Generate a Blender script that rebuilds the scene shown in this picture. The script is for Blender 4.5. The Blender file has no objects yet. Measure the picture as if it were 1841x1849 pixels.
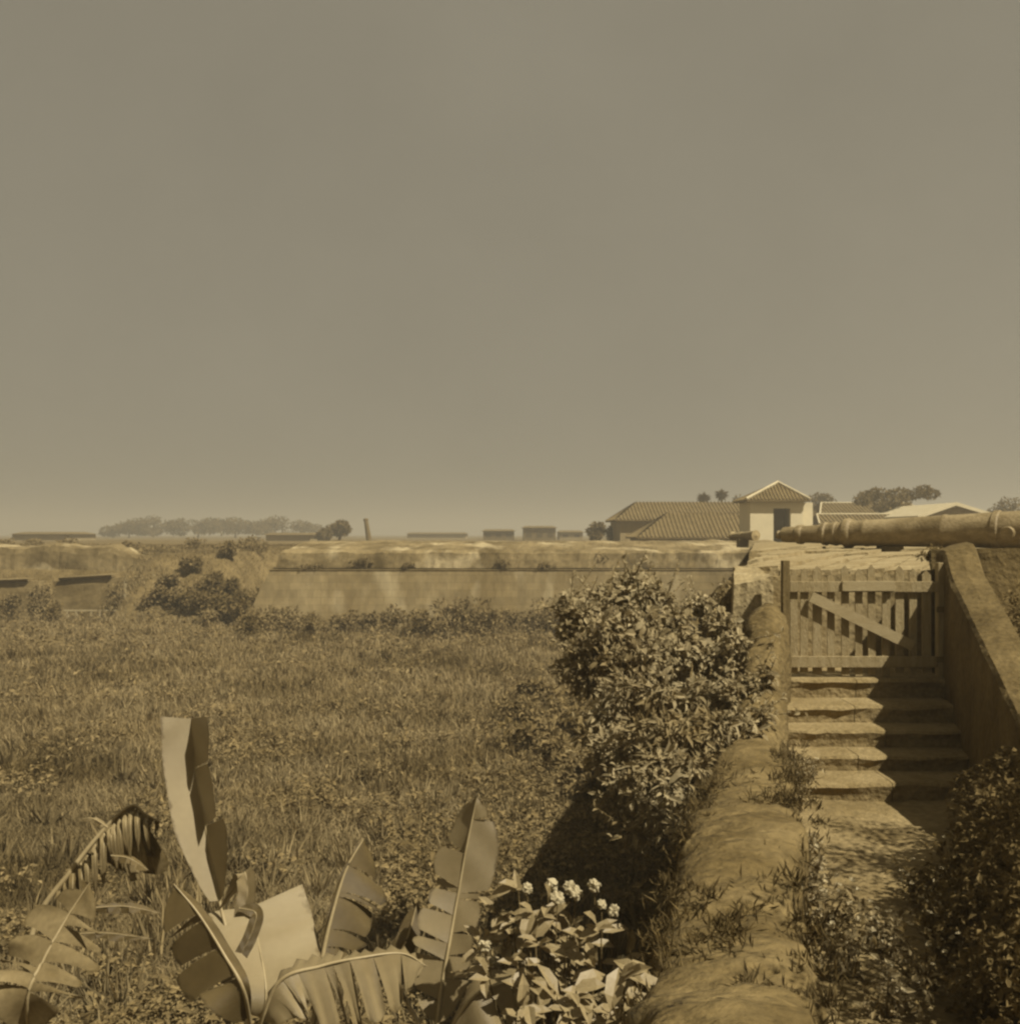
import bpy, math, random
import numpy as np
from mathutils import Vector, noise as mnoise

random.seed(7)
rng = np.random.default_rng(7)
scene = bpy.context.scene
COL = scene.collection

# ------------------------------------------------------------------ camera, sky, sun, exposure
EYE = 5.0                       # eye height above the ditch floor (m)
FPX, UC, VH = 2000.0, 920.5, 965.0   # focal length in photo pixels, centre column, horizon row
cam_d = bpy.data.cameras.new("camera")
cam = bpy.data.objects.new("camera", cam_d)
COL.objects.link(cam)
cam.location = (0, 0, EYE)
cam.rotation_euler = (math.radians(90), 0, 0)
cam_d.sensor_fit = 'HORIZONTAL'
cam_d.sensor_width = 36.0
cam_d.lens = 36.0 * FPX / 1841.0
cam_d.shift_y = 40.5 / 1841.0
cam_d.clip_start = 0.05
cam_d.clip_end = 6000
scene.camera = cam

SUN_D = Vector((-0.50, 0.35, -0.79)).normalized()     # the way the light travels
elev = math.asin(-SUN_D.z)
azim = math.atan2(-SUN_D.x, -SUN_D.y)                 # clockwise from +Y
world = bpy.data.worlds.new("World")
scene.world = world
world.use_nodes = True
wn, wl = world.node_tree.nodes, world.node_tree.links
wn.clear()
sky = wn.new('ShaderNodeTexSky')
sky.sky_type = 'NISHITA'
sky.sun_disc = False
sky.sun_elevation = elev
sky.sun_rotation = azim
sky.dust_density = 4.0
sky.air_density = 1.0
bw = wn.new('ShaderNodeRGBToBW')
wl.new(sky.outputs['Color'], bw.inputs['Color'])
flat = wn.new('ShaderNodeMix'); flat.data_type = 'FLOAT'   # a thin white overcast veil over the clear sky
flat.inputs[0].default_value = 0.86
veil_c = wn.new('ShaderNodeTexCoord')
veil_n = wn.new('ShaderNodeTexNoise')
veil_n.inputs['Scale'].default_value = 3.5
veil_n.inputs['Detail'].default_value = 7
veil_n.inputs['Roughness'].default_value = 0.6
wl.new(veil_c.outputs['Generated'], veil_n.inputs['Vector'])
veil_r = wn.new('ShaderNodeMapRange')
veil_r.inputs['From Min'].default_value = 0.3
veil_r.inputs['From Max'].default_value = 0.7
veil_r.inputs['To Min'].default_value = 2.48
veil_r.inputs['To Max'].default_value = 2.80
wl.new(veil_n.outputs['Fac'], veil_r.inputs['Value'])
wl.new(veil_r.outputs['Result'], flat.inputs[3])
wl.new(bw.outputs['Val'], flat.inputs[2])
tint = wn.new('ShaderNodeMix'); tint.data_type = 'RGBA'; tint.blend_type = 'MULTIPLY'
tint.inputs[0].default_value = 1.0
tint.inputs[7].default_value = (1.0, 0.905, 0.68, 1)
wl.new(flat.outputs[0], tint.inputs[6])
bg = wn.new('ShaderNodeBackground')
bg.inputs['Strength'].default_value = 0.062
wl.new(tint.outputs[2], bg.inputs['Color'])
wo = wn.new('ShaderNodeOutputWorld')
wl.new(bg.outputs[0], wo.inputs['Surface'])

sun_d = bpy.data.lights.new("sun", 'SUN')
sun_d.energy = 5.0
sun_d.angle = math.radians(0.6)
sun_d.color = (1.0, 0.95, 0.83)
sun = bpy.data.objects.new("sun", sun_d)
sun.rotation_euler = SUN_D.to_track_quat('-Z', 'Y').to_euler()
sun.location = (30, -20, 60)
COL.objects.link(sun)

vs = scene.view_settings
vs.view_transform = 'Standard'
vs.look = 'None'
vs.exposure = 0.60
vs.gamma = 1.0
vs.use_curve_mapping = False
scene.render.engine = 'CYCLES'
cy = scene.cycles
cy.use_denoising = True
cy.denoiser = 'OPENIMAGEDENOISE'
cy.max_bounces = 6
cy.diffuse_bounces = 2
cy.glossy_bounces = 2
cy.transmission_bounces = 3
cy.volume_bounces = 1
cy.transparent_max_bounces = 4
cy.pixel_filter_type = 'BLACKMAN_HARRIS'
cy.filter_width = 2.5

# ------------------------------------------------------------------ helpers
def at(u, v, Y):
    """point at distance Y that the photograph shows at pixel (u, v)"""
    return Vector(((u - UC) / FPX * Y, Y, EYE - (v - VH) / FPX * Y))

def S(v):
    """a surface of brightness v in the brown scale of the old print"""
    k = min(1.0, max(0.0, (v - 0.03) / 0.34))
    g = 0.665 + 0.185 * k
    b = 0.205 + 0.32 * k
    lum = 0.2126 + 0.7152 * g + 0.0722 * b
    r = v / lum
    return (r, r * g, r * b, 1.0)

def tag(o, label=None, cat=None, group=None, kind=None):
    if label: o["label"] = label
    if cat: o["category"] = cat
    if group: o["group"] = group
    if kind: o["kind"] = kind
    return o

def empty(name, loc):
    o = bpy.data.objects.new(name, None)
    o.empty_display_size = 0.2
    o.location = loc
    COL.objects.link(o)
    return o

MATS = {}
def mat(name, v, var=0.25, scale=3.0, rough=0.9, bump=0.0, bscale=30.0, island=0.0, transl=0.0,
        fine=0.15, spec=0.15, stretch=(1, 1, 1), patches=None, wave=None, cracks=None, bricks=False):
    """procedural sepia surface: broad stains + fine grain + per-leaf variation"""
    m = bpy.data.materials.new(name)
    m.use_nodes = True
    n, l = m.node_tree.nodes, m.node_tree.links
    n.clear()
    out = n.new('ShaderNodeOutputMaterial')
    p = n.new('ShaderNodeBsdfPrincipled')
    p.inputs['Roughness'].default_value = rough
    p.inputs['Specular IOR Level'].default_value = spec
    tc = n.new('ShaderNodeTexCoord')
    mp = n.new('ShaderNodeMapping')
    mp.inputs['Scale'].default_value = stretch
    l.new(tc.outputs['Object'], mp.inputs['Vector'])
    no = n.new('ShaderNodeTexNoise')
    no.inputs['Scale'].default_value = scale
    no.inputs['Detail'].default_value = 5
    no.inputs['Roughness'].default_value = 0.62
    l.new(mp.outputs['Vector'], no.inputs['Vector'])
    ra = n.new('ShaderNodeValToRGB')
    ra.color_ramp.elements[0].position = 0.32
    ra.color_ramp.elements[1].position = 0.68
    ra.color_ramp.elements[0].color = S(v * (1 - var))
    ra.color_ramp.elements[1].color = S(v * (1 + var))
    l.new(no.outputs['Fac'], ra.inputs['Fac'])
    col = ra.outputs['Color']
    if patches:
        pv, psc, lo, hi = patches
        pn = n.new('ShaderNodeTexNoise')
        pn.inputs['Scale'].default_value = psc
        pn.inputs['Detail'].default_value = 3
        l.new(mp.outputs['Vector'], pn.inputs['Vector'])
        pr = n.new('ShaderNodeMapRange')
        pr.inputs['From Min'].default_value = lo
        pr.inputs['From Max'].default_value = hi
        l.new(pn.outputs['Fac'], pr.inputs['Value'])
        mx = n.new('ShaderNodeMix'); mx.data_type = 'RGBA'
        l.new(pr.outputs['Result'], mx.inputs[0])
        l.new(col, mx.inputs[6])
        mx.inputs[7].default_value = S(pv)
        col = mx.outputs[2]
    def mult(c, fac_out, lo, hi):
        mr = n.new('ShaderNodeMapRange')
        mr.inputs['To Min'].default_value = lo
        mr.inputs['To Max'].default_value = hi
        l.new(fac_out, mr.inputs['Value'])
        vm = n.new('ShaderNodeVectorMath'); vm.operation = 'SCALE'
        l.new(c, vm.inputs[0]); l.new(mr.outputs['Result'], vm.inputs['Scale'])
        return vm.outputs['Vector']
    if fine:
        fn = n.new('ShaderNodeTexNoise')
        fn.inputs['Scale'].default_value = scale * 9
        fn.inputs['Detail'].default_value = 4
        l.new(mp.outputs['Vector'], fn.inputs['Vector'])
        col = mult(col, fn.outputs['Fac'], 1 - fine * 1.6, 1 + fine * 1.6)
    if island:
        ge = n.new('ShaderNodeNewGeometry')
        col = mult(col, ge.outputs['Random Per Island'], 1 - island, 1 + island)
    if bricks:      # faint squared courses under the worn plaster
        sx_ = n.new('ShaderNodeSeparateXYZ'); l.new(tc.outputs['Object'], sx_.inputs[0])
        cb_ = n.new('ShaderNodeCombineXYZ'); l.new(sx_.outputs['X'], cb_.inputs['X']); l.new(sx_.outputs['Z'], cb_.inputs['Y'])
        bk_ = n.new('ShaderNodeTexBrick')
        bk_.inputs['Scale'].default_value = 1.0
        bk_.inputs['Brick Width'].default_value = .85; bk_.inputs['Row Height'].default_value = .40
        bk_.inputs['Mortar Size'].default_value = .02; bk_.inputs['Mortar Smooth'].default_value = .6
        bk_.inputs['Color1'].default_value = (.86, .86, .86, 1); bk_.inputs['Color2'].default_value = (1.14, 1.14, 1.14, 1)
        bk_.inputs['Mortar'].default_value = (.74, .74, .74, 1)
        l.new(cb_.outputs[0], bk_.inputs['Vector'])
        mm_ = n.new('ShaderNodeMix'); mm_.data_type = 'RGBA'; mm_.blend_type = 'MULTIPLY'; mm_.inputs[0].default_value = .75
        l.new(col, mm_.inputs[6]); l.new(bk_.outputs['Color'], mm_.inputs[7])
        col = mm_.outputs[2]
    if cracks:
        csc, cw = cracks
        dn = n.new('ShaderNodeMix'); dn.data_type = 'RGBA'; dn.inputs[0].default_value = .22
        l.new(mp.outputs['Vector'], dn.inputs[6]); l.new(no.outputs['Color'], dn.inputs[7])
        vo_ = n.new('ShaderNodeTexVoronoi'); vo_.feature = 'DISTANCE_TO_EDGE'
        vo_.inputs['Scale'].default_value = csc
        l.new(dn.outputs[2], vo_.inputs['Vector'])
        cr_ = n.new('ShaderNodeMapRange')
        cr_.inputs['From Min'].default_value = 0.0; cr_.inputs['From Max'].default_value = cw
        cr_.inputs['To Min'].default_value = .45; cr_.inputs['To Max'].default_value = 1.0
        l.new(vo_.outputs['Distance'], cr_.inputs['Value'])
        vm = n.new('ShaderNodeVectorMath'); vm.operation = 'SCALE'
        l.new(col, vm.inputs[0]); l.new(cr_.outputs['Result'], vm.inputs['Scale'])
        col = vm.outputs['Vector']
    l.new(col, p.inputs['Base Color'])
    bh = None
    if bump:
        bn = n.new('ShaderNodeTexNoise')
        bn.inputs['Scale'].default_value = bscale
        bn.inputs['Detail'].default_value = 6
        l.new(mp.outputs['Vector'], bn.inputs['Vector'])
        bh = bn.outputs['Fac']
    if wave:
        wt = n.new('ShaderNodeTexWave')
        wt.wave_type = 'BANDS'; wt.bands_direction = 'X'
        wt.inputs['Scale'].default_value = wave
        wt.inputs['Distortion'].default_value = 1.2
        l.new(tc.outputs['UV'], wt.inputs['Vector'])
        bh = wt.outputs['Fac']
        col = mult(col, wt.outputs['Fac'], .90, 1.05)
        sx = n.new('ShaderNodeSeparateXYZ')
        l.new(tc.outputs['UV'], sx.inputs[0])
        en = n.new('ShaderNodeTexNoise')
        en.inputs['Scale'].default_value = 14.0
        l.new(mp.outputs['Vector'], en.inputs['Vector'])
        ad = n.new('ShaderNodeMath'); ad.operation = 'MULTIPLY_ADD'
        l.new(en.outputs['Fac'], ad.inputs[0]); ad.inputs[1].default_value = .35
        l.new(sx.outputs['Y'], ad.inputs[2])
        er = n.new('ShaderNodeMapRange')
        er.inputs['From Min'].default_value = 1.10; er.inputs['From Max'].default_value = 1.20
        l.new(ad.outputs[0], er.inputs['Value'])
        mx = n.new('ShaderNodeMix'); mx.data_type = 'RGBA'
        l.new(er.outputs['Result'], mx.inputs[0]); l.new(col, mx.inputs[6])
        mx.inputs[7].default_value = S(v * .45)
        col = mx.outputs[2]
        l.new(col, p.inputs['Base Color'])
    if bh is not None:
        bu = n.new('ShaderNodeBump')
        bu.inputs['Strength'].default_value = bump
        bu.inputs['Distance'].default_value = 0.05 if not wave else 0.01
        l.new(bh, bu.inputs['Height'])
        l.new(bu.outputs['Normal'], p.inputs['Normal'])
    if transl:
        tr = n.new('ShaderNodeBsdfTranslucent')
        l.new(col, tr.inputs['Color'])
        ms = n.new('ShaderNodeMixShader')
        ms.inputs[0].default_value = transl
        l.new(p.outputs[0], ms.inputs[1]); l.new(tr.outputs[0], ms.inputs[2])
        l.new(ms.outputs[0], out.inputs['Surface'])
    else:
        l.new(p.outputs[0], out.inputs['Surface'])
    MATS[name] = m
    return m

def np_mesh(name, V, F, m, parent=None, smooth=False, uv=None):
    """V (n,3); F (k,3) or (k,4) array, or a list of such arrays -> one mesh object"""
    if not isinstance(F, list): F = [F]
    V = np.asarray(V, dtype=np.float32)
    me = bpy.data.meshes.new(name)
    me.vertices.add(len(V))
    me.vertices.foreach_set("co", V.ravel())
    loops = np.concatenate([np.asarray(f, dtype=np.int32).ravel() for f in F])
    tot = np.concatenate([np.full(len(f), np.asarray(f).shape[1], dtype=np.int32) for f in F])
    start = np.concatenate([[0], np.cumsum(tot)[:-1]]).astype(np.int32)
    me.loops.add(len(loops)); me.loops.foreach_set("vertex_index", loops)
    me.polygons.add(len(tot)); me.polygons.foreach_set("loop_start", start)
    me.polygons.foreach_set("loop_total", tot)
    me.polygons.foreach_set("use_smooth", np.full(len(tot), smooth, dtype=bool))
    me.update(calc_edges=True); me.validate()
    if uv is not None:
        lay = me.uv_layers.new(name="UVMap")
        lay.data.foreach_set("uv", np.asarray(uv, dtype=np.float32)[loops].ravel())
    me.materials.append(m)
    o = bpy.data.objects.new(name, me)
    COL.objects.link(o)
    if parent is not None:
        place_under(o, parent)
    return o

def place_under(o, parent):
    """parent o, whose mesh is in world coordinates, without moving it"""
    o.parent = parent
    w = Vector((0, 0, 0)); p = parent
    while p is not None:
        w += p.location; p = p.parent
    o.location = o.location - w

class MB:
    def __init__(s): s.v = []; s.f = []; s.uv = []
    def add(s, vs_, fs_):
        b = len(s.v)
        s.v += [tuple(x) for x in vs_]
        s.f += [tuple(i + b for i in f) for f in fs_]
        return s
    def box(s, lo, hi, bev=0.0):
        x0, y0, z0 = lo; x1, y1, z1 = hi
        return s.hexa([(x0, y0, z0), (x1, y0, z0), (x1, y1, z0), (x0, y1, z0),
                       (x0, y0, z1), (x1, y0, z1), (x1, y1, z1), (x0, y1, z1)])
    def hexa(s, p):
        return s.add(p, [(0, 3, 2, 1), (4, 5, 6, 7), (0, 1, 5, 4), (1, 2, 6, 5), (2, 3, 7, 6), (3, 0, 4, 7)])
    def bar(s, a, b, w, t, up=(0, 0, 1)):
        a, b = Vector(a), Vector(b); d = (b - a).normalized()
        sd = d.cross(Vector(up)).normalized() * (w / 2)
        n = sd.cross(d).normalized() * (t / 2)
        return s.hexa([a - sd - n, a + sd - n, b + sd - n, b - sd - n, a - sd + n, a + sd + n, b + sd + n, b - sd + n])
    def tube(s, pts, rad, k=8, cap=True):
        pts = [Vector(p) for p in pts]; b = len(s.v)
        if not hasattr(rad, '__len__'): rad = [rad] * len(pts)
        ref = Vector((0.13, 0.31, 0.94))
        for i, p in enumerate(pts):
            d = (pts[min(i + 1, len(pts) - 1)] - pts[max(i - 1, 0)]).normalized()
            r = ref if abs(d.dot(ref)) < 0.95 else Vector((1, 0, 0))
            x = d.cross(r).normalized(); y = d.cross(x)
            for j in range(k):
                a = 2 * math.pi * j / k
                s.v.append(tuple(p + (x * math.cos(a) + y * math.sin(a)) * rad[i]))
        for i in range(len(pts) - 1):
            for j in range(k):
                s.f.append((b + i * k + j, b + i * k + (j + 1) % k, b + (i + 1) * k + (j + 1) % k, b + (i + 1) * k + j))
        if cap:
            s.f.append(tuple(b + j for j in range(k))); s.f.append(tuple(b + (len(pts) - 1) * k + j for j in reversed(range(k))))
        return s
    def build(s, name, m, parent=None, smooth=False, bevel=0.0, rough=0.0, cuts=0):
        me = bpy.data.meshes.new(name)
        me.from_pydata(s.v, [], s.f); me.update()
        if bevel or rough or cuts:
            import bmesh
            bm = bmesh.new(); bm.from_mesh(me)
            if cuts: bmesh.ops.subdivide_edges(bm, edges=bm.edges[:], cuts=cuts, use_grid_fill=True)
            if bevel:
                bmesh.ops.bevel(bm, geom=[e for e in bm.edges if len(e.link_faces) == 2 and e.calc_face_angle(0) > 0.6],
                                offset=bevel, segments=2, affect='EDGES', profile=0.6)
            if rough:
                for vx in bm.verts:
                    q = vx.co * 3.1
                    vx.co += Vector(mnoise.noise_vector(q)) * rough + Vector(mnoise.noise_vector(q * 3.3)) * rough * 0.5
            bm.to_mesh(me); bm.free()
        if smooth:
            me.polygons.foreach_set("use_smooth", [True] * len(me.polygons))
        me.materials.append(m)
        o = bpy.data.objects.new(name, me)
        COL.objects.link(o)
        if parent is not None: place_under(o, parent)
        return o

def fbm(x, y, z=0.0, o=4):
    return mnoise.fractal(Vector((x, y, z)), 0.9, 2.1, o)

def norm(a):
    return a / np.maximum(np.linalg.norm(a, axis=1, keepdims=True), 1e-6)

def leaves(name, P, D, N, L, W, m, parent=None, hi=False, fold=0.25):
    """many leaves in one mesh: base points P, growing direction D, upper side N, length L, width W"""
    P, D, N = np.asarray(P, float), norm(np.asarray(D, float)), np.asarray(N, float)
    L = np.asarray(L, float).reshape(-1, 1); W = np.asarray(W, float).reshape(-1, 1)
    Sd = norm(np.cross(D, N)); N = norm(np.cross(Sd, D))
    n = len(P)
    if not hi:
        pts = [P, P + D * L * .42 + Sd * W * .5 + N * W * fold, P + D * L - N * L * .12, P + D * L * .42 - Sd * W * .5 + N * W * fold]
        V = np.stack(pts, 1).reshape(-1, 3)
        b = (np.arange(n) * 4)[:, None]
        F = np.concatenate([b + np.array([[0, 1, 2]]), b + np.array([[0, 2, 3]])])
    else:
        m1, m2 = P + D * L * .3, P + D * L * .7 - N * L * .04
        pts = [P, m1, m2, P + D * L - N * L * .16,
               m1 + Sd * W * .46 + N * W * fold, m2 + Sd * W * .40 + N * W * fold,
               m1 - Sd * W * .46 + N * W * fold, m2 - Sd * W * .40 + N * W * fold]
        V = np.stack(pts, 1).reshape(-1, 3)
        b = (np.arange(n) * 8)[:, None]
        T = np.concatenate([b + np.array([q]) for q in ([0, 4, 1], [2, 5, 3], [0, 1, 6], [2, 3, 7])])
        Q = np.concatenate([b + np.array([q]) for q in ([1, 4, 5, 2], [1, 2, 7, 6])])
        F = [T, Q]
    return np_mesh(name, V, F, m, parent, smooth=False)

def rand_dirs(n):
    return norm(rng.normal(size=(n, 3)))

# ------------------------------------------------------------------ materials
mat("field_soil", 0.089, var=.35, scale=.6, bump=.6, bscale=6, fine=.25)
mat("dry_grass", 0.182, var=.20, scale=.35, island=.38, transl=.25, fine=.12, patches=(0.070, .16, .50, .66))
mat("weed_leaf", 0.135, var=.25, scale=.9, island=.40, transl=.25, fine=0)
mat("shrub_leaf", 0.225, var=.38, scale=2.2, island=.30, transl=.36, fine=0, rough=.8, spec=.05)
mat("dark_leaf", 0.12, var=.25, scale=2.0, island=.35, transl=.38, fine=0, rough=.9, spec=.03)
mat("far_leaf", 0.081, var=.2, scale=.4, island=.3, transl=.2, fine=0)
mat("pale_leaf", 0.200, var=.15, scale=6, island=.22, transl=.25, rough=.5, spec=.3, fine=.05)
mat("flower", 0.333, var=.12, scale=9, island=.12, transl=.2, fine=.05)
mat("banana_leaf", 0.185, var=.12, scale=2.5, transl=.20, rough=.5, spec=.35, fine=.06, bump=.4, wave=24)
mat("banana_leaf_pale", 0.225, var=.08, scale=2.5, transl=.15, rough=.5, spec=.35, fine=.05, bump=.4, wave=24)
mat("banana_leaf_dark", 0.089, var=.2, scale=2.5, transl=.18, rough=.5, spec=.3, fine=.08, bump=.4, wave=24)
mat("banana_leaf_dry", 0.148, var=.35, scale=3, transl=.15, rough=.8, fine=.2, bump=.4, wave=24)
mat("midrib", 0.222, var=.12, scale=4, rough=.5, spec=.3)
mat("stem", 0.10, var=.35, scale=4, bump=.3, bscale=20)
mat("bark", 0.059, var=.35, scale=5, bump=.6, bscale=25)
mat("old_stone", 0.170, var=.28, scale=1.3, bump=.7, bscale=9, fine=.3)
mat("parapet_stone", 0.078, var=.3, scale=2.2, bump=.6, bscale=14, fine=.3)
mat("step_stone", 0.148, var=.25, scale=3.0, bump=.6, bscale=18, fine=.28)
mat("slab_stone", 0.200, var=.25, scale=2.2, bump=.6, bscale=14, fine=.3)
mat("earth_wall", 0.094, patches=(.062, 2.4, .50, .66), var=.30, scale=1.6, bump=.9, bscale=13, fine=.42, stretch=(.8, 1.5, 1.2))
mat("path_earth", 0.130, var=.35, scale=1.7, bump=.6, bscale=22, fine=.3)
mat("curtain_plaster", 0.168, bricks=True, var=.22, scale=.33, bump=.5, bscale=3, fine=.22, patches=(0.266, .42, .55, .64), stretch=(1, 1, .45))
mat("curtain_top", 0.112, var=.55, scale=.5, bump=.8, bscale=3, fine=.3, patches=(0.252, .45, .56, .66))
mat("cordon_stone", 0.085, var=.3, scale=1, fine=.25)
mat("left_wall_stone", 0.111, var=.4, scale=.6, fine=.3, bump=.5, bscale=4)
mat("whitewash", 0.50, var=.06, scale=1.0, fine=.05, bump=.15, bscale=6)
mat("door_dark", 0.037, var=.2, scale=2)
mat("roof_tile", 0.088, var=.22, scale=1.2, fine=.2, bump=.3, bscale=10)
mat("roof_mortar", 0.340, var=.12, scale=2)
mat("bronze", 0.150, var=.35, scale=3.0, rough=.65, spec=.3, fine=.25, bump=.35, bscale=22, stretch=(1, 1, 2))
mat("bore", 0.015, var=.1)
mat("gate_wood", 0.215, var=.18, scale=3.5, bump=.4, bscale=30, fine=.15, stretch=(6, 6, 1))
mat("gate_wood_dark", 0.105, var=.25, scale=4, bump=.4, bscale=30, stretch=(6, 6, 1))
mat("gate_wood_pale", 0.244, var=.10, scale=4, bump=.25, bscale=30, stretch=(1, 6, 6))
mat("fence_white", 0.266, var=.15, scale=3)
mat("town_wall", 0.192, var=.15, scale=.5, fine=.1)

# ------------------------------------------------------------------ ground
def sstep(x, a, b):
    t = min(1.0, max(0.0, (x - a) / (b - a)))
    return t * t * (3 - 2 * t)

def flank_x(y):                 # foot line of the bastion's left flank
    return 2.42 + 0.222 * (y - 11.3)

def ground_z(x, y):
    z = 0.12 * fbm(x * .12, y * .12) + 0.05 * fbm(x * .5, y * .5, 3)
    back = sstep(y, 69, 80)                                   # the town stands behind the works
    if x < -14.5:
        k = sstep(-14.5 - x, 0, 3)
        back = max(back, k * sstep(y, 66.6, 72) * .85)
        if x > -22.5: back = max(back, k * .93 * sstep(y, 58.5, 68.5))
    far = 4.15 + 0.15 * fbm(x * .05, y * .05, 9)
    if y > 150: far = 4.15 - 0.2
    return z * (1 - back) + far * back

xs = np.unique(np.concatenate([np.linspace(-1500, -120, 12), np.linspace(-120, -45, 16), np.arange(-45, 45.1, .75), np.linspace(45, 120, 16), np.linspace(120, 1500, 12)]))
ys = np.unique(np.concatenate([np.linspace(-60, 2, 10), np.arange(2, 90, .75), np.linspace(90, 200, 20), np.linspace(200, 3000, 16)]))
V = np.array([(x, y, ground_z(x, y)) for y in ys for x in xs])
nx, ny = len(xs), len(ys)
ii, jj = np.meshgrid(np.arange(nx - 1), np.arange(ny - 1))
a = (jj * nx + ii).ravel()
gr = np_mesh("ground", V, np.stack([a, a + 1, a + nx + 1, a + nx], 1), MATS["field_soil"], smooth=True)
tag(gr, kind="structure")

# ------------------------------------------------------------------ terrace with the path
def wall_cx(y):                 # centre line of the rounded wall
    return 1.05 + (y - 4.9) * 0.235

def terrace_z(x, y):
    s = x - wall_cx(y)
    z = 2.78 + .03 * fbm(x * 1.5, y * 1.5) + .015 * fbm(x * 6, y * 6, 2)
    z += sstep(s, 1.35, 2.3) * (0.55 + .2 * fbm(x * .9, y * .9, 4)) * (1 - .55 * sstep(y, 6.5, 8.5))
    z += sstep(s, 2.2, 4.5) * .9
    return z
xs = np.arange(-1.5, 12.01, .12); ys = np.arange(-3, 11.4, .12)
V = np.array([(x + max(0, wall_cx(y) - .05 - xs[0]) * (1 - (x - xs[0]) / (xs[-1] - xs[0])), y, 0) for y in ys for x in xs])
V[:, 2] = [terrace_z(x, y) for x, y, _ in V]
nx, ny = len(xs), len(ys)
ii, jj = np.meshgrid(np.arange(nx - 1), np.arange(ny - 1)); a = (jj * nx + ii).ravel()
pa = np_mesh("path", V, np.stack([a, a + 1, a + nx + 1, a + nx], 1), MATS["path_earth"], smooth=True)
tag(pa, kind="structure")

# rounded wall that runs from the camera to the gate and climbs beside the steps
prof = [(-.62, None), (-.54, .55), (-.50, .74), (-.46, .86), (-.39, .93), (-.30, .965), (-.20, .985), (-.10, .995), (0, 1.0), (.10, .99), (.19, .975), (.28, .94), (.35, .88), (.39, .78), (.41, .62), (.42, .4)]
ysw = np.arange(-2.0, 11.26, .035)
V = []
for y in ysw:
    rise = sstep(y, 9.0, 11.1)
    top = 3.24 + .06 * math.sin(y * 2.1) + 1.10 * rise + .05 * fbm(0, y * 1.4, 7)
    nar = 1 - .42 * sstep(y, 8.2, 10.4)
    ph = y / .34 + .5 * fbm(1, y * .9, 3)
    kk = math.floor(ph); rk = random.Random(kk)
    course = .040 * (1 - abs(math.sin(math.pi * ph))) ** 6 * rk.uniform(.3, 1.2) + .05 * max(0, fbm(3, y * 2.2, 1)) + rk.uniform(-.008, .008)
    cx = wall_cx(y) + .10 * sstep(y, 9.0, 10.6)
    base = 2.3
    for k, (o, h) in enumerate(prof):
        zz = -.3 if h is None else base + (top - base) * h
        q = Vector((o * 2.0, y * 1.6, zz))
        dn = .040 * fbm(q.x, q.y, q.z) + .024 * fbm(q.x * 3.3, q.y * 3.3, q.z * 3.3) + .020 * fbm(q.x * 11, q.y * 11, q.z * 11)
        ox = o * nar * (.76 if o > 0 else .88) - (.25 if h is None else 0)
        V.append((cx + ox + (dn - course * .6) * (1 if o > 0 else -1) * (abs(o) > .2), y, zz + (dn - course) * (h is not None)))
nk = len(prof); V = np.array(V)
ii, jj = np.meshgrid(np.arange(nk - 1), np.arange(len(ysw) - 1)); a = (jj * nk + ii).ravel()
e = (len(ysw) - 1) * nk
rw = np_mesh("rounded_wall", V, [np.stack([a, a + 1, a + nk + 1, a + nk], 1), np.array([list(range(nk))]), np.array([[e + k for k in reversed(range(nk))]])], MATS["earth_wall"], smooth=True)
tag(rw, "low rounded earthen wall with worn courses running along the path to the gate", "wall")

# ------------------------------------------------------------------ stair
st = empty("stair", (3.45, 10, 2.75))
tag(st, "worn stone steps climbing from the path to the picket gate", "stair")
steps = [(10.95, 3.57, 2.66, 4.36, 12.4), (10.45, 3.38, 2.60, 4.25, 11.0), (10.08, 3.22, 2.52, 4.17, 10.5), (9.70, 3.06, 2.44, 4.08, 10.12), (9.23, 2.924, 2.36, 3.98, 9.75)]
for yf, zt, xl, xr, yb in steps:
    xm = xl + (xr - xl) * random.uniform(.35, .65)
    for (p0, p1) in ((xl, xm - .004), (xm + .004, xr)):
        mb = MB()
        nn = max(4, int((p1 - p0) / .12))
        rows = [(yf + .02, 2.5), (yf + .008, zt - .09), (yf - .012, zt - .028), (yf + .005, zt - .004), (yf + .06, zt), (yb, zt + .004), (yb, 2.5)]
        vs_ = []
        for i in range(nn + 1):
            x = p0 + (p1 - p0) * i / nn
            for (y, z) in rows:
                w = .013 * fbm(x * 3, y * 5, z * 5) + .009 * fbm(x * 14, y * 9, z * 9)
                edge = 1.0 if z > zt - .05 and y < yf + .03 else .35
                vs_.append((x, y + w * edge * 1.6, z + w * edge if z > 2.6 else z))
        r = len(rows)
        fs_ = [(i * r + j, (i + 1) * r + j, (i + 1) * r + j + 1, i * r + j + 1) for i in range(nn) for j in range(r - 1)]
        fs_ += [tuple(reversed(range(r))), tuple(nn * r + j for j in range(r))]
        mb.add(vs_, fs_).build("step", MATS["step_stone"], st)

# sloping parapet to the right of the stair
pr = empty("parapet", (4.1, 10, 2.7))
tag(pr, "sloping stone parapet descending to the right of the steps", "parapet")
def par(y):    # inner edge x, top z
    return 4.32 + .222 * (y - 11), 4.66 + .33 * (y - 11)
N = 26
Vp, Fp = [], []
for i in range(N + 1):
    y = 11.35 - (11.35 - 6.6) * i / N
    x, z = par(min(y, 11.2)); w = .34; z += .12 * sstep(y, 10.7, 11.2)
    dn = .012 * fbm(y * 4, 0, 0)
    ring = [(x - .03, 2.4), (x + dn, z - .04), (x + .03, z), (x + w * .5, z + .05), (x + w - .03, z + .075), (x + w + dn, z + .02), (x + w + .04, 2.4)]
    Vp += [(px_, y, pz_ + .01 * fbm(px_ * 5, y * 5, 1)) for px_, pz_ in ring]
r = 7
for i in range(N):
    for j in range(r - 1):
        Fp.append((i * r + j, i * r + j + 1, (i + 1) * r + j + 1, (i + 1) * r + j))
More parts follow.
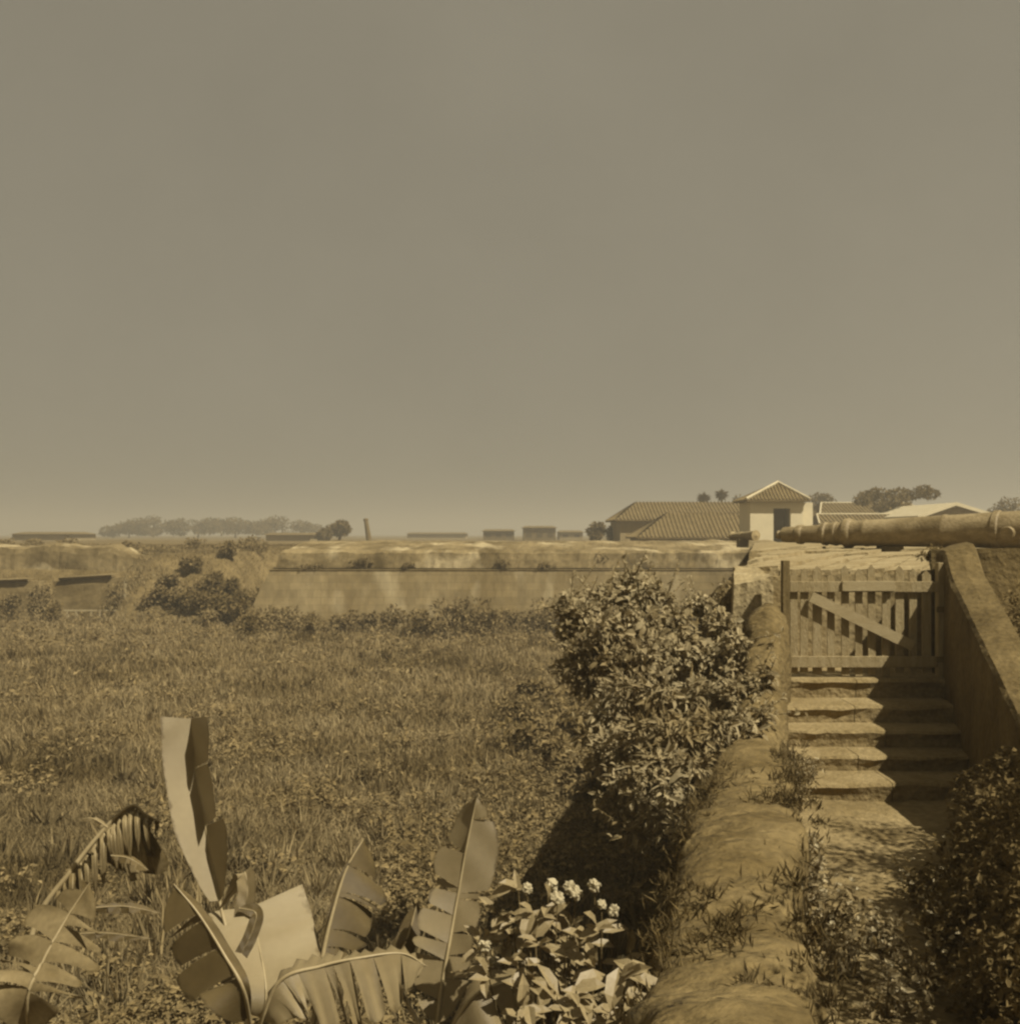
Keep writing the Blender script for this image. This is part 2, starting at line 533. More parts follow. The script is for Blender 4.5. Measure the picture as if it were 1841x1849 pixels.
mb = MB(); mb.add(Vp, Fp + [tuple(range(r)), tuple(N * r + j for j in reversed(range(r)))])
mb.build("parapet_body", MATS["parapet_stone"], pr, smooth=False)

# ------------------------------------------------------------------ bastion behind the gate
ba = empty("bastion", (4, 14, 0))
tag(ba, "stone bastion with sloping paved top behind the picket gate", "bastion")
def top_z(y):
    if y < 24: return 4.56 + (y - 12.3) * .012
    return 4.70 - (min(y, 60) - 24) * .004
# body: flank wall, front walls and top as a lofted grid
Y0 = 12.35
ysb = np.concatenate([np.arange(Y0, 18, .3), np.arange(18, 62.5, 1.2)])
V, F = [], []
cols = [(-.40, -.4), (-.18, 2.2), (-.02, None), (.5, None), (1.5, None), (3.2, None), (6, None), (14, None), (30, None)]
for y in ysb:
    for (o, h) in cols:
        x = flank_x(y) + o
        z = h if h is not None else top_z(y) + .03 * fbm(x * .7, y * .7, 5) - (.04 if o < 0 else 0)
        V.append((x + .05 * fbm(x, y, z), y, z))
nc = len(cols)
for j in range(len(ysb) - 1):
    for i in range(nc - 1):
        F.append((j * nc + i, j * nc + i + 1, (j + 1) * nc + i + 1, (j + 1) * nc + i))
b0 = len(V)
for (o, h) in cols: V.append((flank_x(Y0) + o, Y0, -.4))
for i in range(nc - 1): F.append((b0 + i, b0 + i + 1, i + 1, i))
mb = MB(); mb.add(V, F).build("bastion_body", MATS["old_stone"], ba)
# pier left of the gate
mb = MB()
mb.hexa([(2.16, 11.28, 0), (2.70, 11.28, 0), (2.72, 12.5, 0), (2.35, 12.5, 0), (2.29, 11.30, 4.50), (2.70, 11.30, 4.58), (2.72, 12.5, 4.66), (2.52, 12.5, 4.63)])
mb.build("gate_pier", MATS["slab_stone"], ba, cuts=5, rough=.03)
# wall to the right of the gate, below the gun
mb = MB()
mb.hexa([(4.36, 11.42, 2.5), (12, 11.42, 2.5), (12, 12.5, 2.5), (4.84, 12.5, 2.5), (4.36, 11.46, 4.85), (12, 11.46, 4.85), (12, 12.5, 4.82), (4.84, 12.5, 4.76)])
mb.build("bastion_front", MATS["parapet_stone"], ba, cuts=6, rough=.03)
# paving strips of the sloping top
for k in range(15):
    x0 = .2 + k * .40
    ya = 12.40
    while ya < 21.5:
        yb = ya + random.uniform(1.5, 3.2)
        w = .385
        dz = random.uniform(.015, .075)
        p = []
        for yy in (ya, yb - .015):
            for dx in (0, w):
                x = x0 + .43 * (yy - 12.38) + dx
                p.append((max(x, flank_x(yy) - .03), yy, top_z(yy)))
        ya = yb
        if p[1][0] - p[0][0] < .06 or p[3][0] - p[2][0] < .06 or p[0][0] > 8.6: continue
        q = [p[0], p[1], p[3], p[2]]
        lo = [(x, y, z - .10) for x, y, z in q]
        hi = [(x, y, z + dz + .02 * (i in (1, 2))) for i, (x, y, z) in enumerate(q)]
        MB().hexa(lo + hi).build("slab", MATS["slab_stone"], ba, cuts=3, rough=.014)

# ------------------------------------------------------------------ gate
gt = empty("picket_gate", (3.5, 11.08, 3.57))
tag(gt, "weathered wooden picket gate with diagonal brace at the top of the steps", "gate")
GY = 11.08
def gx(u): return (u - UC) / FPX * GY
def gz(v): return EYE - (v - VH) / FPX * GY
MB().box((gx(1411), GY - .04, gz(1226)), (gx(1424), GY + .05, gz(1012))).build("gate_post", MATS["gate_wood_dark"], gt, bevel=.006, cuts=0)
MB().box((gx(1692), GY - .02, gz(1226)), (gx(1706), GY + .07, gz(1016))).build("gate_post", MATS["gate_wood"], gt, bevel=.006)
tops = [1030, 1026, 1022, 1034, 1021, 1027, 1020, 1033, 1022, 1026, 1030]
for i, uc in enumerate([1434, 1452, 1476, 1501, 1527, 1551, 1575, 1600, 1625, 1649, 1674]):
    hw = 7.3 + random.uniform(-.9, .9)
    x0, x1 = gx(uc - hw), gx(uc + hw)
    zt, zb = gz(tops[i]), gz(1217 + random.uniform(-3, 5))
    tl = random.uniform(-.008, .008)
    xm = (x0 + x1) / 2 + tl
    y0, y1 = GY + .012, GY + .034
    v_ = []
    for y in (y0, y1):
        v_ += [(x0, y, zb), (x1, y, zb), (x1 + tl, y, zt - .05), (xm, y, zt), (x0 + tl, y, zt - .045)]
    MB().add(v_, [(0, 1, 2, 3, 4), (9, 8, 7, 6, 5), (0, 5, 6, 1), (1, 6, 7, 2), (2, 7, 8, 3), (3, 8, 9, 4), (4, 9, 5, 0)]).build("picket", MATS["gate_wood"], gt)
MB().box((gx(1425), GY - .022, gz(1069)), (gx(1696), GY + .010, gz(1050))).build("rail", MATS["gate_wood"], gt, bevel=.004)
MB().box((gx(1425), GY - .022, gz(1205)), (gx(1690), GY + .010, gz(1185))).build("rail", MATS["gate_wood"], gt, bevel=.004)
o = MB().box((gx(1518), GY - .046, gz(1067)), (gx(1613), GY - .0225, gz(1049))).build("patch_board", MATS["gate_wood_pale"], gt, bevel=.003)
o["label"] = "paler board nailed over the middle of the upper rail"
MB().bar((gx(1462), GY - .036, gz(1077)), (gx(1646), GY - .036, gz(1166)), .105, .022, up=(0, 1, 0)).build("brace", MATS["gate_wood_pale"], gt)
for v in (1100, 1190):
    MB().box((gx(1688), GY - .045, gz(v + 5)), (gx(1704), GY - .028, gz(v - 5))).build("hinge", MATS["gate_wood_dark"], gt)

# ------------------------------------------------------------------ guns
def lathe(prof, p0, p1, k=32):
    """prof: list of (fraction along axis, radius)"""
    p0, p1 = Vector(p0), Vector(p1); ax = p1 - p0; d = ax.normalized()
    x = d.cross(Vector((0, 0, 1))).normalized(); y = x.cross(d)
    vs_, fs_ = [], []
    for (t, r) in prof:
        for j in range(k):
            a = 2 * math.pi * j / k
            vs_.append(p0 + ax * t + (x * math.cos(a) + y * math.sin(a)) * r)
    for i in range(len(prof) - 1):
        for j in range(k):
            fs_.append((i * k + j, i * k + (j + 1) % k, (i + 1) * k + (j + 1) % k, (i + 1) * k + j))
    fs_ += [tuple(reversed(range(k))), tuple((len(prof) - 1) * k + j for j in range(k))]
    return vs_, fs_

def edge_smooth(o, ang=35):
    me = o.data
    me.polygons.foreach_set("use_smooth", [True] * len(me.polygons))
    try:
        me.set_sharp_from_angle(angle=math.radians(ang))
    except Exception:
        pass

PA, PB = at(1400, 966, 22.0), at(1900, 955, 18.8)
def frac(u):   # fraction along the axis that the photo shows at column u
    lo, hi = 0.0, 1.0
    for _ in range(40):
        mid = (lo + hi) / 2
        q = PA.lerp(PB, mid)
        if UC + q.x / q.y * FPX < u: lo = mid
        else: hi = mid
    return lo
def depth(u): return PA.lerp(PB, frac(u)).y
gp = []
for (u, r) in [(1400, .5), (1401, 4), (1403, 7), (1406, 8.2), (1409, 7), (1411, 5.5), (1412, 9), (1414, 13), (1419, 14), (1438, 14.5), (1440, 17), (1446, 18), (1449, 17.5), (1451, 15.5), (1458, 15.5), (1484, 17), (1486, 20), (1492, 21.5), (1495, 19), (1500, 20), (1505, 21), (1507, 22), (1511, 22), (1513, 20.5), (1521, 21), (1524, 24), (1527, 27), (1534, 27.5), (1538, 26), (1540, 23.5), (1546, 23), (1560, 23.5), (1562, 24.5), (1567, 24.5), (1569, 23.7), (1640, 26.5), (1700, 29), (1704, 30.5), (1710, 30.5), (1713, 29.2), (1760, 31), (1794, 33), (1797, 36), (1806, 36), (1809, 33.5), (1900, 36)]:
    gp.append((frac(u), r * depth(u) / FPX))
cn = empty("cannon", (PA + PB) / 2 - Vector((0, 0, .3)))
tag(cn, "long bronze cannon lying on the bastion above the gate", "cannon")
b = MB(); b.add(*lathe(gp, PA, PB, 40))
o = b.build("barrel", MATS["bronze"], cn); edge_smooth(o)
axd = (PB - PA).normalized(); side = axd.cross(Vector((0, 0, 1))).normalized()
for (u, v, rr, ln) in [(1830, 970, 12.5, .26)]:
    q = PA.lerp(PB, frac(u)); rad = 33 * q.y / FPX
    q = q - Vector((0, 0, .06))
    vs_, fs_ = lathe([(0, .115), (.97, .115), (1, .105)], q, q + side * (rad + .14) * (1 if side.y < 0 else -1), 20)
    o = MB().add(vs_, fs_).build("trunnion", MATS["bronze"], cn); edge_smooth(o)
# wedge and blocks under the gun
for (u, hw) in [(1606, 22), (1722, 20), (1826, 22)]:
    q = PA.lerp(PB, frac(u)); rad = 26 * q.y / FPX
    a_ = q - axd * hw * q.y / FPX; b_ = q + axd * hw * q.y / FPX
    zt = q.z - rad * .96; zb = 4.60
    MB().hexa([a_.xy.to_3d() + Vector((0, -.22, zb)), b_.xy.to_3d() + Vector((0, -.22, zb)), b_.xy.to_3d() + Vector((0, .22, zb)), a_.xy.to_3d() + Vector((0, .22, zb)),
               a_.xy.to_3d() + Vector((.03, -.16, zt)), b_.xy.to_3d() + Vector((-.03, -.16, zt)), b_.xy.to_3d() + Vector((-.03, .16, zt)), a_.xy.to_3d() + Vector((.03, .16, zt))]).build("support_block", MATS["gate_wood_dark"], cn)

QA, QB = at(1320, 968, 46), at(1366, 967, 44.5)
q2 = [(0, .06), (.001, .13), (.02, .17), (.05, .19), (.08, .17), (.10, .14), (.13, .13), (.4, .15), (.41, .175), (.44, .175), (.45, .16), (.93, .20), (.95, .22), (.965, .22), (.97, .15), (.985, .07), (1, .03)]
c2 = empty("cannon", QA.lerp(QB, .4) - Vector((0, 0, .3)))
tag(c2, "small far cannon muzzle pointing left beside the white guardhouse", "cannon")
o = MB().add(*lathe(q2, QA, QB, 20)).build("barrel", MATS["town_wall"], c2); edge_smooth(o)
ax2 = (QB - QA).normalized()
o = MB().add(*lathe([(0, .06), (1, .06)], QA - ax2 * .004, QA + ax2 * .05, 14)).build("bore", MATS["bore"], c2)
for t in (.45,):
    q = QA.lerp(QB, t)
    MB().box((q.x - .2, q.y - .25, top_z(44) - .15), (q.x + .2, q.y + .25, q.z - .12)).build("support_block", MATS["gate_wood_dark"], c2)

# ------------------------------------------------------------------ far curtain wall
cw = empty("curtain_wall", (0, 62, 0))
tag(cw, "long pale rampart wall with thin cordon line across the far side of the field", "wall")
XL, XR = -13.0, 15.5
def curt(name, rows, m, seg=120, amp=.03, smooth=False, leftpad=0.0):
    V = []
    for i in range(seg + 1):
        for (y, z, xo) in rows:
            x = (XL - xo) + (XR - XL + xo) * i / seg
            d = amp * fbm(x * .6, y * .6, z * .8) + amp * .5 * fbm(x * 2.5, y, z * 2.5)
            V.append((x, y - d, z + d * (.8 if z > 3.2 else .15)))
    r = len(rows)
    F = [(i * r + j, (i + 1) * r + j, (i + 1) * r + j + 1, i * r + j + 1) for i in range(seg) for j in range(r - 1)]
    F += [tuple(reversed(range(r))), tuple(seg * r + j for j in range(r))]
    return MB().add(V, F).build(name, m, cw, smooth=smooth)
curt("wall_face", [(59.55, -.3, 1.45), (59.62, .6, 1.1), (59.72, 1.4, .75), (59.8, 2.2, .4), (59.88, 3.04, 0), (67, 3.04, 0), (67, -.3, .5)], MATS["curtain_plaster"], amp=.035)
curt("cordon", [(59.88, 3.045, 0), (59.85, 3.055, .02), (59.84, 3.075, .03), (59.86, 3.095, .02), (59.95, 3.11, 0), (61, 3.17, 0), (61, 3.05, 0)], MATS["cordon_stone"], amp=.035, seg=260)
curt("parapet", [(60.05, 3.175, -.3), (60.12, 3.6, -.4), (60.2, 3.98, -.5), (60.5, 4.12, -.6), (61.5, 4.22, -.8), (63.0, 4.42, -1), (64.5, 4.58, -1.2), (66.5, 4.62, -1.4), (67, 4.5, -1.4), (67, 3.2, -1.4)], MATS["curtain_top"], amp=.09, seg=220)

# ------------------------------------------------------------------ wall on the far left with a small white fence
lw = empty("outwork_wall", (-25, 66, 0))
tag(lw, "dark low outwork wall with coping at the far left of the field", "wall")
def X_(u, Y): return (u - UC) / FPX * Y
def lu(u, Y=66): return (u - UC) / FPX * Y
for (ua, ub, z0, z1) in [(-260, 66, 1.90, 2.19), (96, 246, 2.22, 2.50)]:
    MB().hexa([(lu(ua), 65.7, -.3), (lu(ub), 65.7, -.3), (lu(ub), 67.4, -.3), (lu(ua), 67.4, -.3), (lu(ua), 66, z0), (lu(ub), 66, z1), (lu(ub), 67.4, z1), (lu(ua), 67.4, z0)]).build("wall_face", MATS["left_wall_stone"], lw, cuts=7, rough=.06)
for (ua, ub, va, vb) in [(-260, 52, 1056, 1047), (108, 203, 1045, 1039)]:
    za, zb = EYE - (va - VH) / FPX * 66, EYE - (vb - VH) / FPX * 66
    MB().hexa([(lu(ua), 65.9, za - .10), (lu(ub), 65.9, zb - .10), (lu(ub), 67.3, zb - .16), (lu(ua), 67.3, za - .16), (lu(ua), 65.75, za + .05), (lu(ub), 65.75, zb + .05), (lu(ub), 67.3, zb + .09), (lu(ua), 67.3, za + .09)]).build("coping", MATS["left_wall_stone"], lw, rough=.02, cuts=3)
mb = MB()
mb.hexa([(lu(248), 65.3, -.2), (lu(270), 65.3, -.2), (lu(270), 66.5, -.2), (lu(248), 66.5, -.2), (lu(245), 65.55, 2.15), (lu(256), 65.55, 2.1), (lu(256), 66.5, 2.1), (lu(245), 66.5, 2.15)])
o = mb.build("buttress", MATS["town_wall"], lw, cuts=3, rough=.03)
o["label"] = "pale plastered corner buttress"

uw = empty("upper_wall", (X_(120, 70.5), 70.5, 0))
tag(uw, "weathered pale upper wall rising behind the dark outwork wall at the left", "wall")
V, F = [], []
seg = 90
for i in range(seg + 1):
    u = -420 + (372 + 420) * i / seg
    vt = 985 + 3 * math.sin(u * .05) if u < 205 else 985 + 23 * min(1, (u - 205) / 50)
    x = X_(u, 70.5); zt = EYE - (vt - VH) / FPX * 70.5 + .12 * fbm(u * .06, 2, 1)
    for (dy, z) in ((-.5, .2), (-.35, 1.4), (-.2, 2.6), (-.08, zt - .5), (0, zt - .12), (.35, zt), (1.6, zt + .05), (2.2, zt - .8), (2.2, .2)):
        d_ = .10 * fbm(x * .7, dy, z * .9) + .05 * fbm(x * 2.6, dy, z * 2.6)
        V.append((x, 70.5 + dy - d_, z + d_ * .5))
r = 9
F = [(i * r + j, (i + 1) * r + j, (i + 1) * r + j + 1, i * r + j + 1) for i in range(seg) for j in range(r - 1)]
F += [tuple(reversed(range(r))), tuple(seg * r + j for j in range(r))]
MB().add(V, F).build("wall_face", MATS["curtain_top"], uw)
fe = empty("low_fence", (lu(180), 64.6, 0))
tag(fe, "tiny white post and rail fence before the dark outwork wall", "fence")
zr = EYE - (1104 - VH) / FPX * 64.6
for u in (122, 138, 165, 181, 214, 226, 255):
    zb = ground_z(lu(u, 64.6), 64.6) - .1
    MB().box((lu(u, 64.6) - .06, 64.55, zb), (lu(u, 64.6) + .06, 64.67, zr)).build("post", MATS["fence_white"], fe)
MB().box((lu(116, 64.6), 64.54, zr + .002), (lu(262, 64.6), 64.66, zr + .09)).build("rail", MATS["fence_white"], fe)

# ------------------------------------------------------------------ buildings
def roof_plane(mb, tb, a, b, c, d, pitch, r=.08):
    """a-b eave (left to right), d-c ridge; adds rounded tile rows running up the slope"""
    a, b, c, d = map(Vector, (a, b, c, d))
    n = (b - a).cross(d - a).normalized()
    if n.z < 0: n = -n
    L = (b - a).length
    k = max(2, int(L / pitch))
    for i in range(k):
        t = (i + .5) / k
        p = a.lerp(b, t)
        up = None
        # go up the slope (perpendicular to the eave) until a hip or the ridge stops it
        e = (b - a).normalized(); s = n.cross(e).normalized()
        if s.z < 0: s = -s
        x = t * L
        H = (d - a).dot(s)
        xd, xc = (d - a).dot(e), (c - a).dot(e)
        h = H
        if xd > 1e-3 and x < xd: h = H * x / xd
        if xc < L - 1e-3 and x > xc: h = min(h, H * (L - x) / (L - xc))
        if h < .1: continue
        tb.tube([p + n * .01, p + s * h + n * .01], r, 6, cap=True)

def hip_house(name, label, x0, x1, y0, y1, zb, ze, zr, over, rl, rr, pitch, wallmat="whitewash", parent=None, mortar=True, hipl=True, hipr=True, roofmat="roof_tile"):
    """rl, rr: x of the ridge ends"""
    t = empty(name, ((x0 + x1) / 2, y0, zb))
    tag(t, label, "building")
    MB().box((x0, y0, zb), (x1, y1, ze)).build("wall", MATS[wallmat], t)
    ym = (y0 + y1) / 2
    A, B, C_, D_ = (x0 - over, y0 - over, ze), (x1 + over, y0 - over, ze), (x1 + over, y1 + over, ze), (x0 - over, y1 + over, ze)
    R0, R1 = (rl, ym, zr), (rr, ym, zr)
    th = .12
    vs_ = [A, B, C_, D_, R0, R1] + [(p[0], p[1], p[2] - th) for p in (A, B, C_, D_)]
    fs_ = [(0, 1, 5, 4), (1, 2, 5), (2, 3, 4, 5), (3, 0, 4), (0, 6, 7, 1), (1, 7, 8, 2), (2, 8, 9, 3), (3, 9, 6, 0), (6, 9, 8, 7)]
    vs_ = [(v[0], v[1], v[2] + th + .002) for v in vs_]
    rf = MB().add(vs_, fs_).build("roof", MATS[roofmat], t)
    tb = MB()
    up = lambda p: (p[0], p[1], p[2] + th + .002)
    roof_plane(None, tb, up(A), up(B), up(R1), up(R0), pitch, pitch * .24)
    roof_plane(None, tb, up(D_), up(A), up(R0), up(R0), pitch, pitch * .24)
    roof_plane(None, tb, up(B), up(C_), up(R1), up(R1), pitch, pitch * .24)
    o = tb.build("tile_rows", MATS[roofmat], rf, smooth=True)
    o["kind"] = "stuff"
    if mortar:
        for (p, q) in ((A, R0), (B, R1), (R0, R1)):
            if (Vector(p) - Vector(q)).length > .2:
                MB().tube([Vector(up(p)) + Vector((0, 0, .04)), Vector(up(q)) + Vector((0, 0, .05))], .10, 6).build("ridge_cap", MATS["roof_mortar"], rf)
    return t, rf

# white guardhouse on the rampart
Yg = 80.0
def X(u, Y): return (u - UC) / FPX * Y
def Z(v, Y): return EYE - (v - VH) / FPX * Y
gh = empty("guardhouse", (X(1410, Yg), Yg, 4.2))
tag(gh, "small white guardhouse with pyramidal tile roof and dark doorway", "building")
x0, x1, xa, xb = X(1354, Yg), X(1450, Yg), X(1396, Yg), X(1427, Yg)
zb, ze, zl = 3.6, Z(906, Yg), Z(918, Yg)
MB().box((x0, Yg, zb), (xa, Yg + .45, ze)).build("wall", MATS["whitewash"], gh)
MB().box((xb, Yg, zb), (x1, Yg + .45, ze)).build("wall", MATS["whitewash"], gh)
MB().box((xa + .001, Yg + .004, zl), (xb - .001, Yg + .446, ze)).build("lintel", MATS["whitewash"], gh)
MB().box((x0 + .002, Yg + .4502, zb), (x0 + .45, Yg + 3.8, ze)).build("wall", MATS["whitewash"], gh)
MB().box((x1 - .45, Yg + .4502, zb), (x1 - .002, Yg + 3.8, ze)).build("wall", MATS["whitewash"], gh)
MB().box((x0 + .4502, Yg + 3.4, zb), (x1 - .4502, Yg + 3.798, ze)).build("wall", MATS["town_wall"], gh)
MB().box((X(1453, Yg), Yg + .6, zb), (X(1471, Yg), Yg + 3, Z(907, Yg))).build("side_pier", MATS["whitewash"], gh)
ov = .38
A, B = Vector((x0 - ov, Yg - ov, ze)), Vector((x1 + ov, Yg - ov, ze)); C_, D_ = Vector((x1 + ov, Yg + 3.8 + ov, ze)), Vector((x0 - ov, Yg + 3.8 + ov, ze))
ap = Vector((X(1404, Yg + 1.9), Yg + 1.9, Z(875, Yg + 1.9)))
vs_ = [A, B, C_, D_, ap] + [p - Vector((0, 0, .14)) for p in (A, B, C_, D_)]
vs_ = [v + Vector((0, 0, .145)) for v in vs_]
rf = MB().add(vs_, [(0, 1, 4), (1, 2, 4), (2, 3, 4), (3, 0, 4), (0, 5, 6, 1), (1, 6, 7, 2), (2, 7, 8, 3), (3, 8, 5, 0), (5, 8, 7, 6)]).build("roof", MATS["roof_tile"], gh)
tb = MB(); upv = Vector((0, 0, .145))
for (p, q) in ((A, B), (B, C_), (D_, A)):
    roof_plane(None, tb, p + upv, q + upv, ap + upv, ap + upv, .25, .068)
o = tb.build("tile_rows", MATS["roof_tile"], rf, smooth=True); o["kind"] = "stuff"
for p in (A, B):
    MB().tube([p + upv + Vector((0, 0, .05)), ap + upv + Vector((0, 0, .05))], .12, 6).build("ridge_cap", MATS["roof_mortar"], rf)
MB().add(*lathe([(0, .16), (.2, .2), (.35, .1), (.6, .16), (.8, .12), (1, .02)], ap + upv, ap + upv + Vector((0, 0, .6)), 10)).build("finial", MATS["roof_mortar"], rf)

hip_house("long_barracks", "long barracks with low hipped tile roof left of the guardhouse", X(1112, 108), X(1345, 108), 104, 114, 3.6, Z(941, 104), Z(909, 109), .5, X(1148, 109), X(1342, 109), .34, wallmat="town_wall", mortar=False)
t2, rf2 = hip_house("tiled_shed", "lower tile roofed shed in front of the long barracks", X(1150, 95), X(1346, 95), 92, 100.5, 3.6, Z(973, 92), Z(929, 96), .4, X(1205, 96), X(1352, 96), .34, wallmat="town_wall", mortar=False)
# white plaster scars on the shed roof
for (u, v, w, h) in [(1184, 941, 12, 5), (1263, 922, 12, 8), (1202, 960, 9, 8), (1255, 964, 18, 5)]:
    pass
hip_house("tiled_house", "tile roofed house right of the guardhouse with pale ridge", X(1475, 112), X(1660, 112), 110, 120, 3.6, Z(940, 110), Z(911, 115), .5, X(1482, 115), X(1640, 115), .36, wallmat="town_wall", mortar=True)
hip_house("tiled_lean_to", "low tiled outbuilding just above the cannon muzzle", X(1472, 98), X(1640, 98), 96, 101, 3.6, Z(950, 96), Z(932, 98.5), .3, X(1474, 98.5), X(1636, 98.5), .34, wallmat="town_wall", mortar=True)

# white gabled hall at the right
Yh = 90.0
gbh = empty("gabled_hall", (X(1722, Yh), Yh, 4))
tag(gbh, "pale gabled hall with white bargeboards behind the cannon", "building")
xl, xr, xm_ = X(1664, Yh), X(1792, Yh), X(1722, Yh)
ze, za = Z(930, Yh), Z(910, Yh)
MB().add([(xl, Yh, 3.6), (xr, Yh, 3.6), (xr, Yh, ze), (xm_, Yh, za - .1), (xl, Yh, ze), (xl, Yh + 14, 3.6), (xr, Yh + 14, 3.6), (xr, Yh + 14, ze), (xm_, Yh + 14, za - .1), (xl, Yh + 14, ze)],
         [(0, 1, 2, 3, 4), (9, 8, 7, 6, 5), (0, 5, 6, 1), (1, 6, 7, 2), (4, 9, 5, 0), (2, 7, 8, 3), (3, 8, 9, 4)]).build("wall", MATS["town_wall"], gbh)
el, er = Vector((xl - .5, Yh - .4, ze - .17)), Vector((xr + .5, Yh - .4, ze - .17)); apx = Vector((xm_, Yh - .4, za + .02))
for (p, q) in ((el, apx), (apx, er)):
    n = Vector((0, 0, .1)); bk = Vector((0, 14.8, 0))
    MB().hexa([p, q, q + bk, p + bk, p + n, q + n, q + bk + n, p + bk + n]).build("roof", MATS["roof_mortar"], gbh)
    n2 = Vector((0, 0, -.16)); f = Vector((0, -.06, 0)); up2 = Vector((0, 0, .12))
    MB().hexa([p + f + n2, q + f + n2, q - f * .3 + n2, p - f * .3 + n2, p + f + up2, q + f + up2, q - f * .3 + up2, p - f * .3 + up2]).build("bargeboard", MATS["whitewash"], gbh)

def simple_block(name, label, u0, u1, v0, Y, dep, m, roof=None):
    t = empty(name, (X((u0 + u1) / 2, Y), Y, 3.9))
    tag(t, label, "building")
    x0, x1, zt = X(u0, Y), X(u1, Y), Z(v0, Y)
    MB().box((x0, Y, 3.5), (x1, Y + dep, zt)).build("wall", MATS[m], t)
    h = .35 if roof is None else roof
    o = MB().hexa([(x0 - .4, Y - .4, zt + .003), (x1 + .4, Y - .4, zt + .003), (x1 + .4, Y + dep + .4, zt + .003), (x0 - .4, Y + dep + .4, zt + .003),
               (x0 + h, Y + dep * .3, zt + h), (x1 - h, Y + dep * .3, zt + h), (x1 - h, Y + dep * .7, zt + h), (x0 + h, Y + dep * .7, zt + h)]).build("roof", MATS["roof_tile"], t)
    nwin = max(1, int((u1 - u0) / 16))
    for k in range(nwin):
        xc = x0 + (x1 - x0) * (k + .5) / nwin
        hh = (zt - 4.3)
        if hh > 1.0:
            MB().box((xc - .5, Y - .03, 4.5), (xc + .5, Y + .05, 4.5 + hh * .45)).build("window", MATS["door_dark"], t)
    return t
simple_block("town_block", "square tan town building on the skyline, tallest of the middle group", 945, 1003, 953, 190, 12, "roof_tile")
simple_block("town_block", "low tan town building just left of the square one", 872, 928, 959, 200, 12, "roof_tile")
simple_block("town_block", "long faint flat building at the middle of the skyline", 735, 840, 964, 260, 14, "town_wall")
simple_block("town_block", "small pale building between the square block and the dark shrub tree", 1010, 1052, 961, 205, 10, "town_wall")
simple_block("town_block", "faint long roof at the left edge of the skyline", 22, 120, 964.5, 170, 12, "town_wall")
simple_block("town_block", "low pale roof on the skyline between trees and chimney", 480, 560, 966, 165, 10, "town_wall")
# leaning chimney with smoke-stained top
ch = empty("chimney", (X(665, 150), 150, 3.9))
tag(ch, "slim leaning chimney stack on the skyline beside the round tree", "chimney")
vs_, fs_ = lathe([(0, .5), (.05, .4), (.9, .28), (.91, .34), (.97, .34), (1, .27)], (X(667, 150), 150, 3.8), (X(660, 150), 150, Z(936, 150)), 12)
MB().add(vs_, fs_).build("stack", MATS["roof_tile"], ch, smooth=False)

# ------------------------------------------------------------------ trees and shrubs
def crown_leaves(name, centres, radii, n, ll, m, parent, flat=1.0, outward=.6):
    """leaf clumps: centres (k,3) with radii (k,3)"""
    centres, radii = np.asarray(centres, float), np.asarray(radii, float)
    w = radii.prod(1) ** .5; w /= w.sum()
    idx = rng.choice(len(centres), n, p=w)
    d = rand_dirs(n); rr = rng.uniform(.35, 1.0, (n, 1)) ** .5
    P = centres[idx] + d * rr * radii[idx]
    D = norm(d * outward + rand_dirs(n) * .8 + np.array([0, 0, -.15]))
    N = norm(d * .35 + np.array([.28, -.3, .75]) + rand_dirs(n) * .5)
    L = ll * rng.uniform(.65, 1.35, n)
    return leaves(name, P, D, N, L, L * rng.uniform(.42, .62, n), m, parent)

def tree(name, label, base, height, crown, n, ll, matn="far_leaf", group=None, cat="tree", trunk_r=.25, limbs=5):
    """crown: list of (dx,dy,dz, rx,ry,rz) relative to base"""
    base = Vector(base)
    t = empty(name, base)
    tag(t, label, cat, group)
    mb = MB()
    top = Vector((base.x + .1, base.y, base.z + height * .62))
    mb.tube([base - Vector((0, 0, .4)), base.lerp(top, .5) + Vector((.08 * height * .3, 0, 0)), top], [trunk_r, trunk_r * .75, trunk_r * .45], 7)
    for c in crown[:limbs]:
        e = base + Vector(c[:3])
        s = base.lerp(top, random.uniform(.55, .95))
        mb.tube([s, s.lerp(e, .5) + Vector((0, 0, .05 * height)), e], [trunk_r * .45, trunk_r * .3, trunk_r * .1], 5)
    mb.build("trunk", MATS["bark"], t, smooth=True)
    cs = [(base.x + c[0], base.y + c[1], base.z + c[2]) for c in crown]
    rs = [c[3:6] for c in crown]
    crown_leaves("crown", cs, rs, n, ll, MATS[matn], t)
    return t

def umbrella(w, h0, h1, k):
    """flat wide crown of k clumps, between h0 and h1"""
    out = []
    for i in range(k):
        x = random.uniform(-.5, .5) * w
        e = 1 - (abs(x) / (w * .5)) ** 2
        z = h0 + (h1 - h0) * (.25 + .55 * e * random.uniform(.6, 1.1))
        if i % 3 == 0: z = h0 + (h1 - h0) * random.uniform(.1, .4)
        out.append((x, random.uniform(-.3, .3) * w, z, w * random.uniform(.11, .19), w * random.uniform(.10, .16), (h1 - h0) * random.uniform(.17, .27)))
    return out

